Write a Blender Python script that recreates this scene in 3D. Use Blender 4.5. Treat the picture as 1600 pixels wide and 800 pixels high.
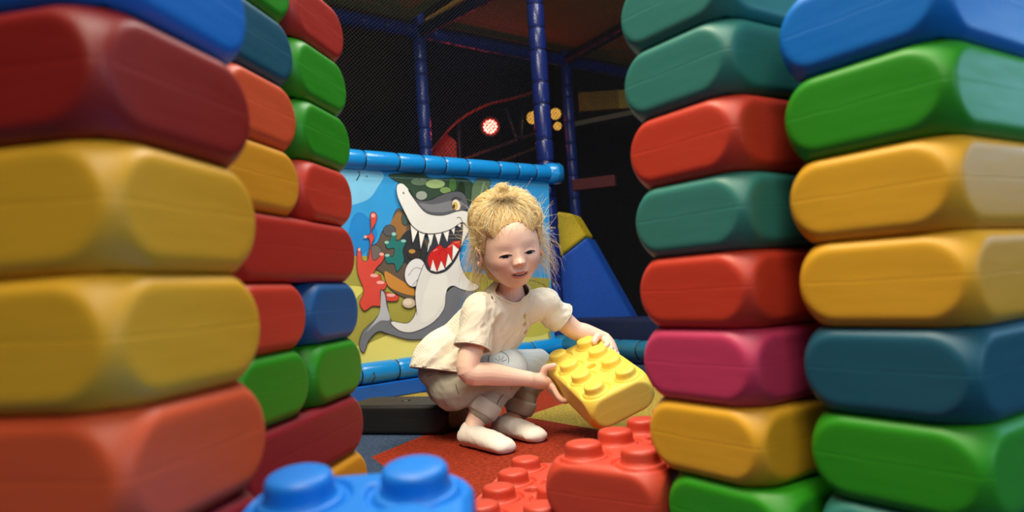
import bpy, bmesh, math, random
import numpy as np
from mathutils import Vector, Matrix, noise, geometry
PI = math.pi
C = bpy.context.scene.collection
for o in list(bpy.data.objects): bpy.data.objects.remove(o)

# ------------------------------------------------------------------ camera, world, lights, exposure
U = 0.072                        # height of one building brick in metres
FPX = 1100.0
LOC = Vector((0, 0, 4.7*U))
MROT = Matrix.Rotation(math.radians(92.6), 3, 'X') @ Matrix.Rotation(math.radians(-3.7), 3, 'Z')
cam_data = bpy.data.cameras.new('camera'); cam = bpy.data.objects.new('camera', cam_data); C.objects.link(cam)
cam.matrix_world = Matrix.Translation(LOC) @ MROT.to_4x4()
cam_data.sensor_width = 36; cam_data.lens = 36*FPX/1600; cam_data.clip_start = .02
cam_data.dof.use_dof = True; cam_data.dof.focus_distance = 1.5; cam_data.dof.aperture_fstop = 4.5
bpy.context.scene.camera = cam
vs = bpy.context.scene.view_settings
vs.view_transform = 'Standard'; vs.look = 'None'; vs.gamma = 1; vs.exposure = 0.62
try: vs.use_curve_mapping = False
except Exception: pass
world = bpy.data.worlds.new('world'); bpy.context.scene.world = world; world.use_nodes = True
world.node_tree.nodes['Background'].inputs[0].default_value = (.75, .7, .62, 1)
world.node_tree.nodes['Background'].inputs[1].default_value = .05

def area_light(name, loc, target, size, power, color, sizey=None):
    l = bpy.data.lights.new(name, 'AREA'); l.energy = power; l.color = color; l.size = size
    if sizey: l.shape = 'RECTANGLE'; l.size_y = sizey
    o = bpy.data.objects.new(name, l); C.objects.link(o); o.location = loc
    o.rotation_euler = (Vector(target)-Vector(loc)).to_track_quat('-Z', 'Y').to_euler(); return o
area_light('ceiling_lamp_warm', (-.5, .75, 2.2), (.0, 1.35, 0), .7, 34, (1, .86, .62))
area_light('ceiling_lamp_white', (.55, 1.75, 2.4), (.0, 1.9, .2), .9, 27, (1, .96, .9))
area_light('ceiling_lamp_near', (.1, .0, 2.3), (0, .7, .2), .7, 15, (1, .92, .78))
area_light('ceiling_lamp_cool', (2.4, -1.4, 1.2), (.4, .7, .35), .8, 14, (.56, .78, 1))
area_light('side_fill_blue', (1.75, .75, .75), (.5, .65, .4), .4, 2.6, (.35, .66, 1))  # added unseen blue light, placed to reach only the near right pillar's ends
area_light('front_fill', (.1, -.9, 1.9), (0, 1.2, .3), 1.0, 12, (1, .88, .7))  # added front fill, no visible fixture, brightens sides facing the camera

def P(x, y, d):                  # photograph point at distance d along the view axis -> place in the room
    return LOC + MROT @ Vector(((x-800)/FPX*d, -(y-400)/FPX*d, -d))
def floor_at(x, y):
    a = MROT @ Vector(((x-800)/FPX, -(y-400)/FPX, -1)); return LOC + a*(-LOC.z/a.z)

# ------------------------------------------------------------------ materials
def srgb(r, g, b):
    f = lambda c: ((c/255+.055)/1.055)**2.4 if c > 10 else c/255/12.92
    return (f(r), f(g), f(b), 1)
class NT:
    def __init__(s, name):
        s.m = bpy.data.materials.new(name); s.m.use_nodes = True; s.t = s.m.node_tree; s.p = s.t.nodes['Principled BSDF']
    def n(s, typ, **k):
        nd = s.t.nodes.new(typ)
        for a, v in k.items(): setattr(nd, a, v)
        return nd
    def l(s, a, b): s.t.links.new(a, b)
    def math(s, op, a, b=None, c=None):
        nd = s.n('ShaderNodeMath', operation=op)
        for i, v in enumerate((a, b, c)):
            if v is None: continue
            if isinstance(v, (int, float)): nd.inputs[i].default_value = v
            else: s.l(v, nd.inputs[i])
        return nd.outputs[0]
    def mix(s, f, a, b):
        nd = s.n('ShaderNodeMix', data_type='RGBA')
        for i, v in ((0, f), (6, a), (7, b)):
            if isinstance(v, (int, float, tuple)): nd.inputs[i].default_value = v
            else: s.l(v, nd.inputs[i])
        return nd.outputs[2]
    def noise(s, scale, detail=3, vec=None):
        nd = s.n('ShaderNodeTexNoise'); nd.inputs['Scale'].default_value = scale; nd.inputs['Detail'].default_value = detail
        if vec is not None: s.l(vec, nd.inputs['Vector'])
        return nd.outputs[0]
    def bump(s, h, strength=.3, dist=.002):
        nd = s.n('ShaderNodeBump'); nd.inputs['Strength'].default_value = strength; nd.inputs['Distance'].default_value = dist
        s.l(h, nd.inputs['Height']); s.l(nd.outputs[0], s.p.inputs['Normal'])
    def obj(s): return s.n('ShaderNodeTexCoord').outputs['Object']
def simple(name, col, rough=.5, noise_scale=None, bump=.2, bdist=.002, var=.12, sss=0, metal=0, spec=.5):
    t = NT(name); t.p.inputs['Roughness'].default_value = rough; t.p.inputs['Metallic'].default_value = metal
    t.p.inputs['Specular IOR Level'].default_value = spec
    c = srgb(*col); t.p.inputs['Base Color'].default_value = c
    if noise_scale:
        nz = t.noise(noise_scale, 4, t.obj())
        d = tuple(v*(1-var) for v in c[:3])+(1,); b = tuple(min(1, v*(1+var)) for v in c[:3])+(1,)
        t.l(t.mix(nz, d, b), t.p.inputs['Base Color']); t.bump(nz, bump, bdist)
    return t.m
def brick_mat(name, col):
    t = NT(name); t.p.inputs['Roughness'].default_value = .38; t.p.inputs['Specular IOR Level'].default_value = .45
    ob = t.obj(); sep = t.n('ShaderNodeSeparateXYZ'); t.l(ob, sep.inputs[0])
    c = tuple(v*.86 for v in srgb(*col)[:3])+(1,)
    mp = t.n('ShaderNodeMapping'); mp.inputs['Scale'].default_value = (1, 1, 6); t.l(ob, mp.inputs[0])
    nz = t.noise(18, 5, mp.outputs[0]); fine = t.noise(420, 2, ob)
    t.l(t.mix(nz, tuple(v*.9 for v in c[:3])+(1,), tuple(min(1, v*1.08) for v in c[:3])+(1,)), t.p.inputs['Base Color'])
    wob = t.math('MULTIPLY', t.math('SUBTRACT', nz, .5), .006)
    line = t.math('ABSOLUTE', t.math('ADD', t.math('SUBTRACT', sep.outputs[2], .0385), wob))   # moulding seam round the middle
    groove = t.math('SMOOTH_MIN', t.math('MULTIPLY', line, 900), 1.0, .4)
    h = t.math('ADD', t.math('MULTIPLY', groove, .35), t.math('ADD', t.math('MULTIPLY', fine, .16), t.math('MULTIPLY', nz, .5)))
    t.bump(h, .35, .0012)
    r = t.math('ADD', t.math('MULTIPLY', nz, .16), .38); t.l(r, t.p.inputs['Roughness'])
    return t.m
BM = {k: brick_mat('brick_'+k, c) for k, c in dict(
    yellow=(232, 176, 44), red=(182, 46, 34), orange=(222, 90, 50), green=(42, 152, 24), teal=(52, 132, 124),
    petrol=(22, 92, 118), blue=(0, 122, 224), navy=(28, 96, 164), magenta=(204, 62, 108), wine=(146, 26, 44), darkred=(152, 32, 26),
    scarlet=(206, 62, 42), coral=(208, 72, 50), lemon=(252, 222, 92), amber=(226, 160, 36), black=(34, 32, 31), darkgreen=(34, 112, 22)).items()}

# ------------------------------------------------------------------ mesh helpers
def to_obj(name, me, mat=None, parent=None, smooth=True):
    if mat is not None:
        for m in (mat if isinstance(mat, (list, tuple)) else [mat]): me.materials.append(m)
    if smooth:
        me.polygons.foreach_set('use_smooth', [True]*len(me.polygons))
    o = bpy.data.objects.new(name, me); C.objects.link(o)
    if parent: o.parent = parent
    return o
def from_bm(name, bm, mat, parent=None, smooth=True):
    me = bpy.data.meshes.new(name); bm.to_mesh(me); bm.free(); return to_obj(name, me, mat, parent, smooth)
def tag(o, label, cat, group=None, kind=None):
    o['label'] = label; o['category'] = cat
    if group: o['group'] = group
    if kind: o['kind'] = kind
    return o
def empty(name, loc=(0, 0, 0), rz=0):
    o = bpy.data.objects.new(name, None); C.objects.link(o); o.location = loc; o.rotation_euler = (0, 0, rz); o.empty_display_size = .05; return o
def struct(o): o['kind'] = 'structure'; return o
def add_box(bm, lo, hi, M=None, bevel=0):
    r = bmesh.ops.create_cube(bm, size=1)['verts']
    lo, hi = Vector(lo), Vector(hi)
    for v in r: v.co = Vector((lo[i]+(v.co[i]+.5)*(hi[i]-lo[i]) for i in range(3)))
    if bevel:
        es = {e for v in r for e in v.link_edges}
        rr = bmesh.ops.bevel(bm, geom=list(es), offset=bevel, segments=3, affect='EDGES', profile=.5)
        r = list({v for f in rr['faces'] for v in f.verts} | {v for v in r if v.is_valid})
    if M is not None:
        for v in r: v.co = M @ v.co
def tube(bm, pts, radii, seg=16, side=None, flat=1.0, sub=6, caps=True):
    """smooth closed tube through pts; radii a number or one per point; flat scales the radius across `side`"""
    pts = [Vector(p) for p in pts]; n = len(pts)
    if isinstance(radii, (int, float)): radii = [radii]*n
    flats = flat if isinstance(flat, (list, tuple)) else [flat]*n
    def cr(a, b, c, d, t):
        return .5*((2*b)+(c-a)*t+(2*a-5*b+4*c-d)*t*t+(3*b-a-3*c+d)*t**3)
    cen, rad, fl = [], [], []
    for i in range(n-1):
        g = lambda L, k: L[max(0, min(n-1, k))]
        for s in range(sub):
            t = s/sub
            cen.append(cr(g(pts, i-1), pts[i], pts[i+1], g(pts, i+2), t))
            rad.append(max(1e-5, cr(g(radii, i-1), radii[i], radii[i+1], g(radii, i+2), t)))
            fl.append(flats[i]*(1-t)+flats[i+1]*t)
    cen.append(pts[-1]); rad.append(radii[-1]); fl.append(flats[-1])
    T = [(cen[min(i+1, len(cen)-1)]-cen[max(i-1, 0)]).normalized() for i in range(len(cen))]
    if caps:
        k = 4
        pre, post = [], []
        for j in range(k):
            a = (j+.35)/k*PI/2
            pre.append((cen[0]-T[0]*rad[0]*math.cos(a)*min(1, 1), rad[0]*math.sin(a), fl[0], T[0]))
            post.append((cen[-1]+T[-1]*rad[-1]*math.cos(a), rad[-1]*math.sin(a), fl[-1], T[-1]))
        seq = pre+list(zip(cen, rad, fl, T))+post[::-1]
    else: seq = list(zip(cen, rad, fl, T))
    up = Vector(side) if side is not None else (Vector((0, 0, 1)) if abs(seq[0][3].z) < .9 else Vector((1, 0, 0)))
    rings = []
    for c, r, f, t in seq:
        a = (up-t*up.dot(t)); a = a.normalized() if a.length > 1e-6 else t.orthogonal().normalized()
        b = t.cross(a); 
        if side is None: up = a
        rings.append([bm.verts.new(c+a*(math.cos(q)*r*f)+b*(math.sin(q)*r)) for q in (2*PI*k2/seg for k2 in range(seg))])
    fs = []
    for r0, r1 in zip(rings, rings[1:]):
        for k2 in range(seg): fs.append(bm.faces.new((r0[k2], r0[(k2+1) % seg], r1[(k2+1) % seg], r1[k2])))
    if caps: fs.append(bm.faces.new(rings[0][::-1])); fs.append(bm.faces.new(rings[-1]))
    return rings
def lathe(bm, prof, M=None, seg=32, bottom=False):
    rings = []
    for r, z in prof:
        rings.append([bm.verts.new((M or Matrix()) @ Vector((r*math.cos(a), r*math.sin(a), z))) for a in (2*PI*k/seg for k in range(seg))])
    for r0, r1 in zip(rings, rings[1:]):
        for k in range(seg): bm.faces.new((r0[k], r0[(k+1) % seg], r1[(k+1) % seg], r1[k]))
    bm.faces.new(rings[-1])
    if bottom: bm.faces.new(rings[0][::-1])

# ------------------------------------------------------------------ building bricks
def brick_mesh(name, a, b, fine_top=False, hole=False, studs=()):
    """foam brick, half sizes a x b (units of U), flat oval faces meeting in funnel-shaped corners; origin at the base"""
    K = 56; RHO = .64
    def shape(p):
        core = Vector((max(-(a-.5), min(a-.5, p[0])), max(-(b-.5), min(b-.5, p[1])), 0))
        v = Vector(p)-core; L = v.length
        if L < 1e-9: return Vector(p)
        u = v/L
        m = sum((abs(c)/.5)**K for c in u)+(1/RHO)**K
        return core+u*(m**(-1/K))
    bm = bmesh.new()
    cache = {}
    def vert(p):
        k = (round(p[0], 4), round(p[1], 4), round(p[2], 4))
        if k not in cache: cache[k] = bm.verts.new(k)
        return cache[k]
    N = 26
    def face(f, nu, nv):
        g = [[vert(f(i/nu, j/nv)) for j in range(nv+1)] for i in range(nu+1)]
        for i in range(nu):
            for j in range(nv): bm.faces.new((g[i][j], g[i+1][j], g[i+1][j+1], g[i][j+1]))
    na, nb, nz = int(2*a*N), int(2*b*N), N
    L = lambda t, h: -h+2*h*t
    face(lambda s, t: (L(s, a), -b, L(t, .5)), na, nz)
    face(lambda s, t: (-L(s, a), b, L(t, .5)), na, nz)
    face(lambda s, t: (a, L(s, b), L(t, .5)), nb, nz)
    face(lambda s, t: (-a, -L(s, b), L(t, .5)), nb, nz)
    face(lambda s, t: (L(s, a), L(t, b), .5), na, nb)
    face(lambda s, t: (L(s, a), -L(t, b), -.5), na, nb)
    for v in bm.verts:
        p = v.co.copy(); q = shape(p)
        if p.z < -.499 and abs(p.x) < a-.22 and abs(p.y) < b-.22: q.z = -.5+.3       # hollow underside for the studs below
        v.co = q
    if fine_top:
        cen = Vector((0, 0, 0))
        fs = [f for f in bm.faces if f.calc_center_median().z > .485]
        bmesh.ops.subdivide_edges(bm, edges=list({e for f in fs for e in f.edges}), cuts=1, use_grid_fill=True)
        for v in bm.verts:
            if v.co.z > .44:
                for sx, sy in studs:
                    dx, dy = v.co.x-sx, v.co.y-sy; d = math.hypot(dx, dy)
                    ang = math.atan2(dy, dx)
                    if abs(ang-2.2) > .55: v.co.z -= .07*math.exp(-((d-.405)/.028)**2)
        if hole:
            for v in bm.verts:
                if v.co.z > .3:
                    d = math.hypot(v.co.x, v.co.y)
                    v.co.z -= .3*(1/(1+math.exp((d-.13)/.012)))
    bmesh.ops.recalc_face_normals(bm, faces=bm.faces)
    for v in bm.verts: v.co = Vector((v.co.x, v.co.y, v.co.z+.5))*U
    me = bpy.data.meshes.new(name); bm.to_mesh(me); bm.free()
    me.polygons.foreach_set('use_smooth', [True]*len(me.polygons))
    return me
STUDS = [(x, y) for x in (-.5, .5) for y in (-1.5, -.5, .5, 1.5)]
ME_LONG = brick_mesh('brick', 1, 2)
ME_TOP = brick_mesh('brick_body', 1, 2, True, True, STUDS)
ME_SMOOTH = brick_mesh('brick_smooth', 1, 2, True, True, ())
def stud_mesh():
    bm = bmesh.new()
    pr = [(.34, -.02), (.325, .0), (.305, .025), (.298, .05), (.293, .13), (.286, .165), (.268, .19), (.24, .205), (.12, .211), (.02, .212)]
    lathe(bm, [(r*U, z*U) for r, z in pr], None, 36); bmesh.ops.recalc_face_normals(bm, faces=bm.faces)
    me = bpy.data.meshes.new('stud'); bm.to_mesh(me); bm.free()
    me.polygons.foreach_set('use_smooth', [True]*len(me.polygons)); return me
ME_STUD = stud_mesh()
def variant(me, col):
    m = me.copy(); m.materials.clear(); m.materials.append(BM[col]); return m
_v = {}
def V_(me, col):
    k = (me.name, col)
    if k not in _v: _v[k] = variant(me, col)
    return _v[k]
def brick(col, loc, rz, label, group=None, studs=None, tilt=(0, 0)):
    """plain covered brick: one mesh; brick with visible studs: empty > body, studs"""
    rot = (tilt[0], tilt[1], rz)
    if studs is None:
        o = bpy.data.objects.new('building_brick', V_(ME_LONG, col)); C.objects.link(o); o.location = loc; o.rotation_euler = rot
        tag(o, label, 'toy brick', group); return o
    r = empty('building_brick', loc); r.rotation_euler = rot; tag(r, label, 'toy brick', group)
    o = bpy.data.objects.new('brick_body', V_(ME_TOP, col)); C.objects.link(o); o.parent = r
    for sx, sy in studs:
        s = bpy.data.objects.new('stud', V_(ME_STUD, col)); C.objects.link(s); s.parent = r; s.location = (sx*U, sy*U, U*.998)
    return r

def unit(yaw): return Vector((math.sin(math.radians(yaw)), math.cos(math.radians(yaw)), 0))
def stack_brick(corner, u, v, row, col, label, group, along_u=False, off=0, jig=0, studs=None, slip=0):
    """brick whose near corner is `corner` (units of U); end along u (2), length along v (4), or turned"""
    c = Vector(corner+(0,)) if len(corner) == 2 else Vector(corner)
    if along_u: cen = c+u*(2+off)+v*1; ang = math.atan2(-u.x, u.y)
    else: cen = c+u*(1+off)+v*(2+slip); ang = math.atan2(-v.x, v.y)
    cen = cen+Vector((0, 0, row))
    return brick(col, cen*U, ang+math.radians(jig), label, group, studs)
random.seed(4)

# left, near pillar
uL = unit(10.3); vL = Vector((-uL.y, uL.x, 0))
CL = (-2.80, 4.93)
near_left = [(7, 'blue', 'bright blue brick at the upper left, above the blurred dark red one', 1), (6, 'darkred', 'large blurred dark red brick at the far left, above two yellow ones', -1),
    (5, 'yellow', 'blurred yellow brick of near left pillar, under the dark red one', .5), (4, 'yellow', 'blurred yellow brick of near left pillar, directly above the orange one', -.6),
    (3, 'orange', 'big blurred orange red brick at the lower left corner', .6), (2, 'wine', 'wine red brick low in the near left pillar, under the orange one', 0),
    (1, 'blue', 'blue brick near the foot of the near left pillar', 0), (0, 'green', 'green brick at the foot of the near left pillar', 0)]
for r, c, lb, j in near_left: stack_brick(CL, uL, vL, r, c, lb, 'bricks of the near left pillar', jig=j)
# left, far wall: one corner at (X,Y)=(CF), runs 4 units away
CF = (-2.84-4.05*uL.x, 13-4.05*uL.y)
G = 'bricks of the far left wall'
far_left = [(9, None, 'red', 'green'), (8, None, 'green', 'petrol'), (7, None, 'green', 'orange'), (6, None, 'scarlet', 'amber'), (5, 'red', None, None),
    (4, None, 'navy', 'scarlet'), (3, None, 'green', 'green'), (2, 'wine', None, None), (1, None, 'amber', 'yellow'), (0, 'blue', None, None)]
lab = {(9, 0): 'red brick topmost at the end of the left wall, knob on top', (9, 1): 'green brick beside the topmost red one, next to the bright blue brick',
 (8, 0): 'upper of two green bricks under the topmost red brick', (8, 1): 'petrol blue brick left of the upper green one in the left wall',
 (7, 0): 'lower of two stacked green bricks at the end of the left wall', (7, 1): 'orange brick below the petrol blue one in the left wall',
 (6, 0): 'red brick under the two green bricks at the wall end', (6, 1): 'amber yellow brick below the orange one in the left wall',
 (5, 0): 'long dark red brick spanning the left wall above the blue one', (4, 0): 'blue brick at the left wall end under the long dark red one',
 (4, 1): 'red brick left of the blue one in the left wall', (3, 0): 'olive lit green brick at wall end under the blue one', (3, 1): 'dark green brick left of the olive lit green one, under the red one',
 (2, 0): 'long wine red brick sloping under the two green ones', (1, 0): 'amber brick at the bottom right of the left wall above the carpet', (1, 1): 'yellow brick hidden low in the left wall behind the blue studded brick', (0, 0): 'blue brick at the foot of the left wall'}
for r, lng, cr_, cl_ in far_left:
    if lng: stack_brick(CF, uL, vL, r, lng, lab[(r, 0)], G, along_u=True, off=random.uniform(-.03, .03), jig=random.uniform(-.5, .5))
    else:
        st = STUDS if r == 9 else None
        stack_brick(CF, uL, vL, r, cr_, lab[(r, 0)], G, off=2.03+random.uniform(-.02, .03), jig=random.uniform(-.6, .6), studs=st)
        stack_brick(CF, uL, vL, r, cl_, lab[(r, 1)], G, off=-.02, jig=random.uniform(-.4, .4))
stack_brick(CF, uL, vL, 10, 'blue', 'blue brick crossing the very top of the left wall', G, off=-.05)

# right, near pillar
uR = unit(-33.6); vR = Vector((uR.y, -uR.x, 0))
def rstack(corner, rows, group, slip={}):
    for r, c, lb in rows: stack_brick(corner, uR, vR, r, c, lb, group, jig=random.uniform(-.8, .8), off=slip.get(r, 0)+random.uniform(-.02, .02))
CN = (4.52, 6.96)
rstack(CN, [(7, 'blue', 'blue brick topmost in the near right pillar'), (6, 'green', 'green brick with teal lit end, under the blue one at right'),
    (5, 'yellow', 'yellow brick of near right pillar, under the green one'), (4, 'yellow', 'yellow brick of near right pillar, above the petrol blue one'),
    (3, 'petrol', 'petrol blue brick at the right edge under two yellow ones'), (2, 'green', 'green brick at the lower right corner'),
    (1, 'teal', 'teal brick low in the near right pillar, under the green one'), (0, 'red', 'red brick at the foot of the near right pillar')], 'bricks of the near right pillar')
CR = (2.88, 8.66)
rstack(CR, [(8, 'teal', 'teal brick cut by the top edge of the photo, topmost of the far right pillar'), (7, 'teal', 'teal brick standing between a cut teal one and a red one, far right pillar'),
    (6, 'scarlet', 'red brick between two teal ones in the far right pillar'), (5, 'teal', 'teal brick between two red ones in the far right pillar'),
    (4, 'scarlet', 'red brick on top of the magenta one'), (3, 'magenta', 'magenta pink brick in the far right pillar'), (2, 'yellow', 'yellow brick under the magenta one'),
    (1, 'green', 'green brick at bottom centre right, under the yellow one'), (0, 'orange', 'orange brick at the foot of the far right pillar')], 'bricks of the far right pillar', {1: -.28, 0: -.28})

# loose bricks
def loose(col, cx, cy, row, yaw, label, studs=STUDS, tilt=(0, 0)):
    return brick(col, Vector((cx, cy, row))*U, -math.radians(yaw), label, None, studs, tilt)
loose('coral', .105, 13.09, 0, 14.8, 'red studded brick lying flat on the carpet in front of the child')
loose('coral', 2.25, 12.13, 1, 38, 'red studded brick raised at the foot of the right pillar')
loose('orange', 2.25, 12.88, 0, 14.8, 'orange brick under the raised red studded one', None)
loose('blue', -1.42, 4.86, 1.82, -2, 'blurred bright blue studded brick at the bottom edge, closest to the viewer', tilt=(.14, 0))
loose('red', -.36, 6.2, .98, 88, 'red brick under the blurred bright blue studded one', None)
loose('blue', -1.43, 4.6, 0, -2, 'blue brick on the floor under the near bottom stack', None)
# black brick, underside up, behind the child
a0, a1 = floor_at(700, 681), floor_at(575, 680)
d = (a1-a0).normalized(); nrm = Vector((-d.y, d.x, 0)); nrm = nrm if nrm.y > 0 else -nrm
cb = a0+d*2*U+nrm*1*U; cb.z = 0
o = empty('building_brick', cb); o.rotation_euler = (0, 0, math.atan2(-d.x, d.y)); tag(o, 'black brick lying on the carpet behind the crouching child', 'toy brick')
b_ = bpy.data.objects.new('brick_body', V_(ME_SMOOTH, 'black')); C.objects.link(b_); b_.parent = o

# held yellow brick
RH = Matrix(((0.92179215, -0.26122013, -0.28646688), (0.17545903, 0.94000824, -0.29257244), (0.34570704, 0.21942778, 0.91232565)))
PH = Vector((0.16442718, 1.54097917, 0.12696696))
held = brick('lemon', (0, 0, 0), 0, "bright yellow studded brick tilted in the child's hands", None, STUDS)
held.matrix_world = Matrix.Translation(PH) @ RH.to_4x4() @ Matrix.Translation((0, 0, -.5*U))
def HB(x, y, z): return PH+RH @ Vector((x*U, y*U, z*U))     # point on the held brick
# ------------------------------------------------------------------ room shell
def shapes_floor():
    t = NT('carpet'); t.p.inputs['Roughness'].default_value = .95; t.p.inputs['Specular IOR Level'].default_value = .15
    ob = t.obj(); nz = t.n('ShaderNodeTexNoise'); nz.inputs['Scale'].default_value = 260; nz.inputs['Detail'].default_value = 3; t.l(ob, nz.inputs['Vector'])
    wob = t.math('MULTIPLY', t.math('SUBTRACT', nz.outputs[0], .5), .012)
    sep = t.n('ShaderNodeSeparateXYZ'); t.l(ob, sep.inputs[0]); X, Y = sep.outputs[0], sep.outputs[1]
    def poly(pts):                    # convex area of one carpet colour
        pts = [Vector((p[0], p[1])) for p in pts]; c = sum(pts, Vector((0, 0)))/len(pts); m = None
        for a, b in zip(pts, pts[1:]+pts[:1]):
            n = Vector((-(b-a).y, (b-a).x)).normalized()
            if (c-a).dot(n) < 0: n = -n
            s = t.math('ADD', t.math('ADD', t.math('MULTIPLY', X, n.x), t.math('MULTIPLY', Y, n.y)), -a.dot(n))
            m = s if m is None else t.math('MINIMUM', m, s)
        return t.math('GREATER_THAN', t.math('ADD', m, wob), 0)
    F_ = lambda x, y: floor_at(x, y)[:2]
    blue, red, yel = srgb(86, 108, 142), srgb(206, 74, 44), srgb(240, 208, 96)
    col = blue
    redm = poly([F_(566, 702), F_(600, 689), F_(660, 681), F_(760, 640), F_(900, 612), F_(1100, 640), F_(1100, 800), F_(800, 890)])
    redm = t.math('MAXIMUM', redm, poly([F_(735, 700), F_(742, 602), F_(900, 588), F_(1100, 600), F_(1100, 700)]))
    yelm = poly([F_(818, 651), F_(905, 622), F_(1050, 600), F_(1080, 690), F_(960, 676)])
    strip = poly([F_(548, 640), F_(572, 629), F_(640, 614), F_(730, 612), F_(730, 640)])
    far = poly([(-.9, 3.2), (.9, 3.2), (2.5, 5), (-2.5, 5)])
    c = t.mix(redm, blue, red); c = t.mix(yelm, c, yel); c = t.mix(strip, c, yel); c = t.mix(far, c, srgb(30, 40, 60))
    lo = t.n('ShaderNodeMix', data_type='RGBA', blend_type='MULTIPLY'); lo.inputs[0].default_value = .75
    nz2 = t.noise(120, 6, ob); rmp = t.n('ShaderNodeMapRange'); rmp.inputs[1].default_value = .3; rmp.inputs[2].default_value = .7; rmp.inputs[3].default_value = .48; rmp.inputs[4].default_value = 1.25
    t.l(nz2, rmp.inputs[0]); t.l(c, lo.inputs[6]); t.l(rmp.outputs[0], lo.inputs[7]); t.l(lo.outputs[2], t.p.inputs['Base Color'])
    t.bump(t.math('ADD', nz2, nz.outputs[0]), 1.0, .02)
    return t.m
def box_obj(name, lo, hi, mat, parent=None, bevel=0, smooth=False):
    bm = bmesh.new(); add_box(bm, lo, hi, None, bevel); bmesh.ops.recalc_face_normals(bm, faces=bm.faces); return from_bm(name, bm, mat, parent, smooth)
M_dark = simple('dark_wall_paint', (24, 22, 26), .8, 3, .1)
M_ceil = simple('dark_ceiling_paint', (34, 28, 22), .8, 3, .1)
struct(box_obj('floor', (-3.4, -2.6, -.1), (3.4, 6.6, 0), shapes_floor()))
struct(box_obj('ceiling', (-3.4, -2.6, 3.2), (3.4, 6.6, 3.3), M_ceil))
struct(box_obj('wall_back', (-3.4, 6.5, 0), (3.4, 6.6, 3.2), M_dark))
struct(box_obj('wall_front', (-3.4, -2.6, 0), (3.4, -2.5, 3.2), M_dark))
struct(box_obj('wall_left', (-3.4, -2.5, 0), (-3.3, 6.5, 3.2), M_dark))
struct(box_obj('wall_right', (3.3, -2.5, 0), (3.4, 6.5, 3.2), M_dark))

# ------------------------------------------------------------------ play frame
def vinyl(name, col, rough=.25, bump=.15):
    t = NT(name); t.p.inputs['Base Color'].default_value = srgb(*col); t.p.inputs['Roughness'].default_value = rough; t.p.inputs['Coat Weight'].default_value = .15
    t.bump(t.noise(30, 3, t.obj()), bump, .006); return t.m
M_sky = vinyl('light_blue_vinyl', (20, 128, 200)); M_navy = vinyl('navy_vinyl', (26, 44, 122), .28); M_deep = vinyl('deep_blue_vinyl', (36, 66, 160), .35)
M_teal = vinyl('teal_blue_vinyl', (22, 98, 130), .4); M_tie = simple('black_cable_tie', (14, 14, 16), .4)
frame = empty('climbing_frame', (.18, 2.95, 0))
tag(frame, 'blue padded tube climbing frame rising behind the child', 'climbing frame')
def padded(name, p0, p1, r, mat, ties=0.11, parent=frame):
    """foam sleeved tube: one swelling per sleeve, pinched where a cable tie holds it"""
    p0, p1 = Vector(p0), Vector(p1); L = (p1-p0).length; n = max(1, round(L/ties)); t = (p1-p0)/L
    q = t.to_track_quat('Z', 'Y').to_matrix().to_4x4(); M = Matrix.Translation(p0) @ q
    bm = bmesh.new(); prof = []; random.seed(int(L*1000))
    marks = [0]+[(i+random.uniform(-.22, .22))*L/n for i in range(1, n)]+[L]
    for a, b in zip(marks, marks[1:]):
        for f, k in ((.0, .88), (.03, .95), (.1, 1), (.5, 1.012), (.9, 1), (.97, .95)): prof.append((r*k, a+(b-a)*f))
    prof.append((r*.88, L)); lathe(bm, prof, M, 24, True); bmesh.ops.recalc_face_normals(bm, faces=bm.faces)
    o = from_bm(name, bm, mat, None)
    o.parent = parent; o.matrix_parent_inverse = Matrix.Translation(-parent.location)
    bt = bmesh.new()
    for m in marks[1:-1]: lathe(bt, [(r*.9, m-.0025), (r*.955, m-.0018), (r*.955, m+.0018), (r*.9, m+.0025)], M, 20, True)
    if len(bt.verts): 
        bmesh.ops.recalc_face_normals(bt, faces=bt.faces); tb = from_bm('cable_tie', bt, M_tie, o); tb['kind'] = 'stuff'; tb.matrix_parent_inverse = Matrix.Translation(-parent.location).inverted() @ Matrix.Identity(4) if False else Matrix.Identity(4)
    else: bt.free() if bt.is_valid else None
    return o
post_top, post_bot = P(833, -60, 2.93), P(873, 560, 2.97)
PB = Vector((post_bot.x, post_bot.y, 0.0)); PT = Vector((PB.x, PB.y, 2.3))
padded('post', PB, PT, .037, M_navy, .12)
RL = P(480, 238, 2.25); RR = P(862, 273, 2.93); zr = (P(560, 248, 2.36).z+RR.z)/2
RL.z = RR.z = zr
BL_ = Vector((RL.x, RL.y, .088)); BR_ = Vector((RR.x, RR.y, .088))
padded('top_rail', RL, RR, .034, M_sky, .105)
padded('bottom_rail', BL_, BR_, .036, M_sky, .15)
bm = bmesh.new(); lathe(bm, [(0.001, -.052), (.03, -.05), (.043, -.035), (.046, 0), (.043, .035), (.03, .05), (.001, .052)], Matrix.Translation(RR) @ Matrix.Rotation(PI/2, 4, 'Y'), 24)
ob_ = from_bm('corner_joint', bm, M_sky); ob_.parent = frame; ob_.matrix_parent_inverse = Matrix.Translation(-frame.location)
bm = bmesh.new(); lathe(bm, [(0.001, -.052), (.03, -.05), (.043, -.035), (.046, 0), (.043, .035), (.03, .05), (.001, .052)], Matrix.Translation(BR_) @ Matrix.Rotation(PI/2, 4, 'Y'), 24)
ob_ = from_bm('corner_joint', bm, M_teal); ob_.parent = frame; ob_.matrix_parent_inverse = Matrix.Translation(-frame.location)
RB = P(1120, 556, 2.2); RB.z = .088
padded('bottom_rail', BR_, RB, .036, M_teal, .15)
padded('post', Vector((BL_.x, BL_.y, 0)), Vector((BL_.x, BL_.y, 2.3)), .037, M_navy, .12)
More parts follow.
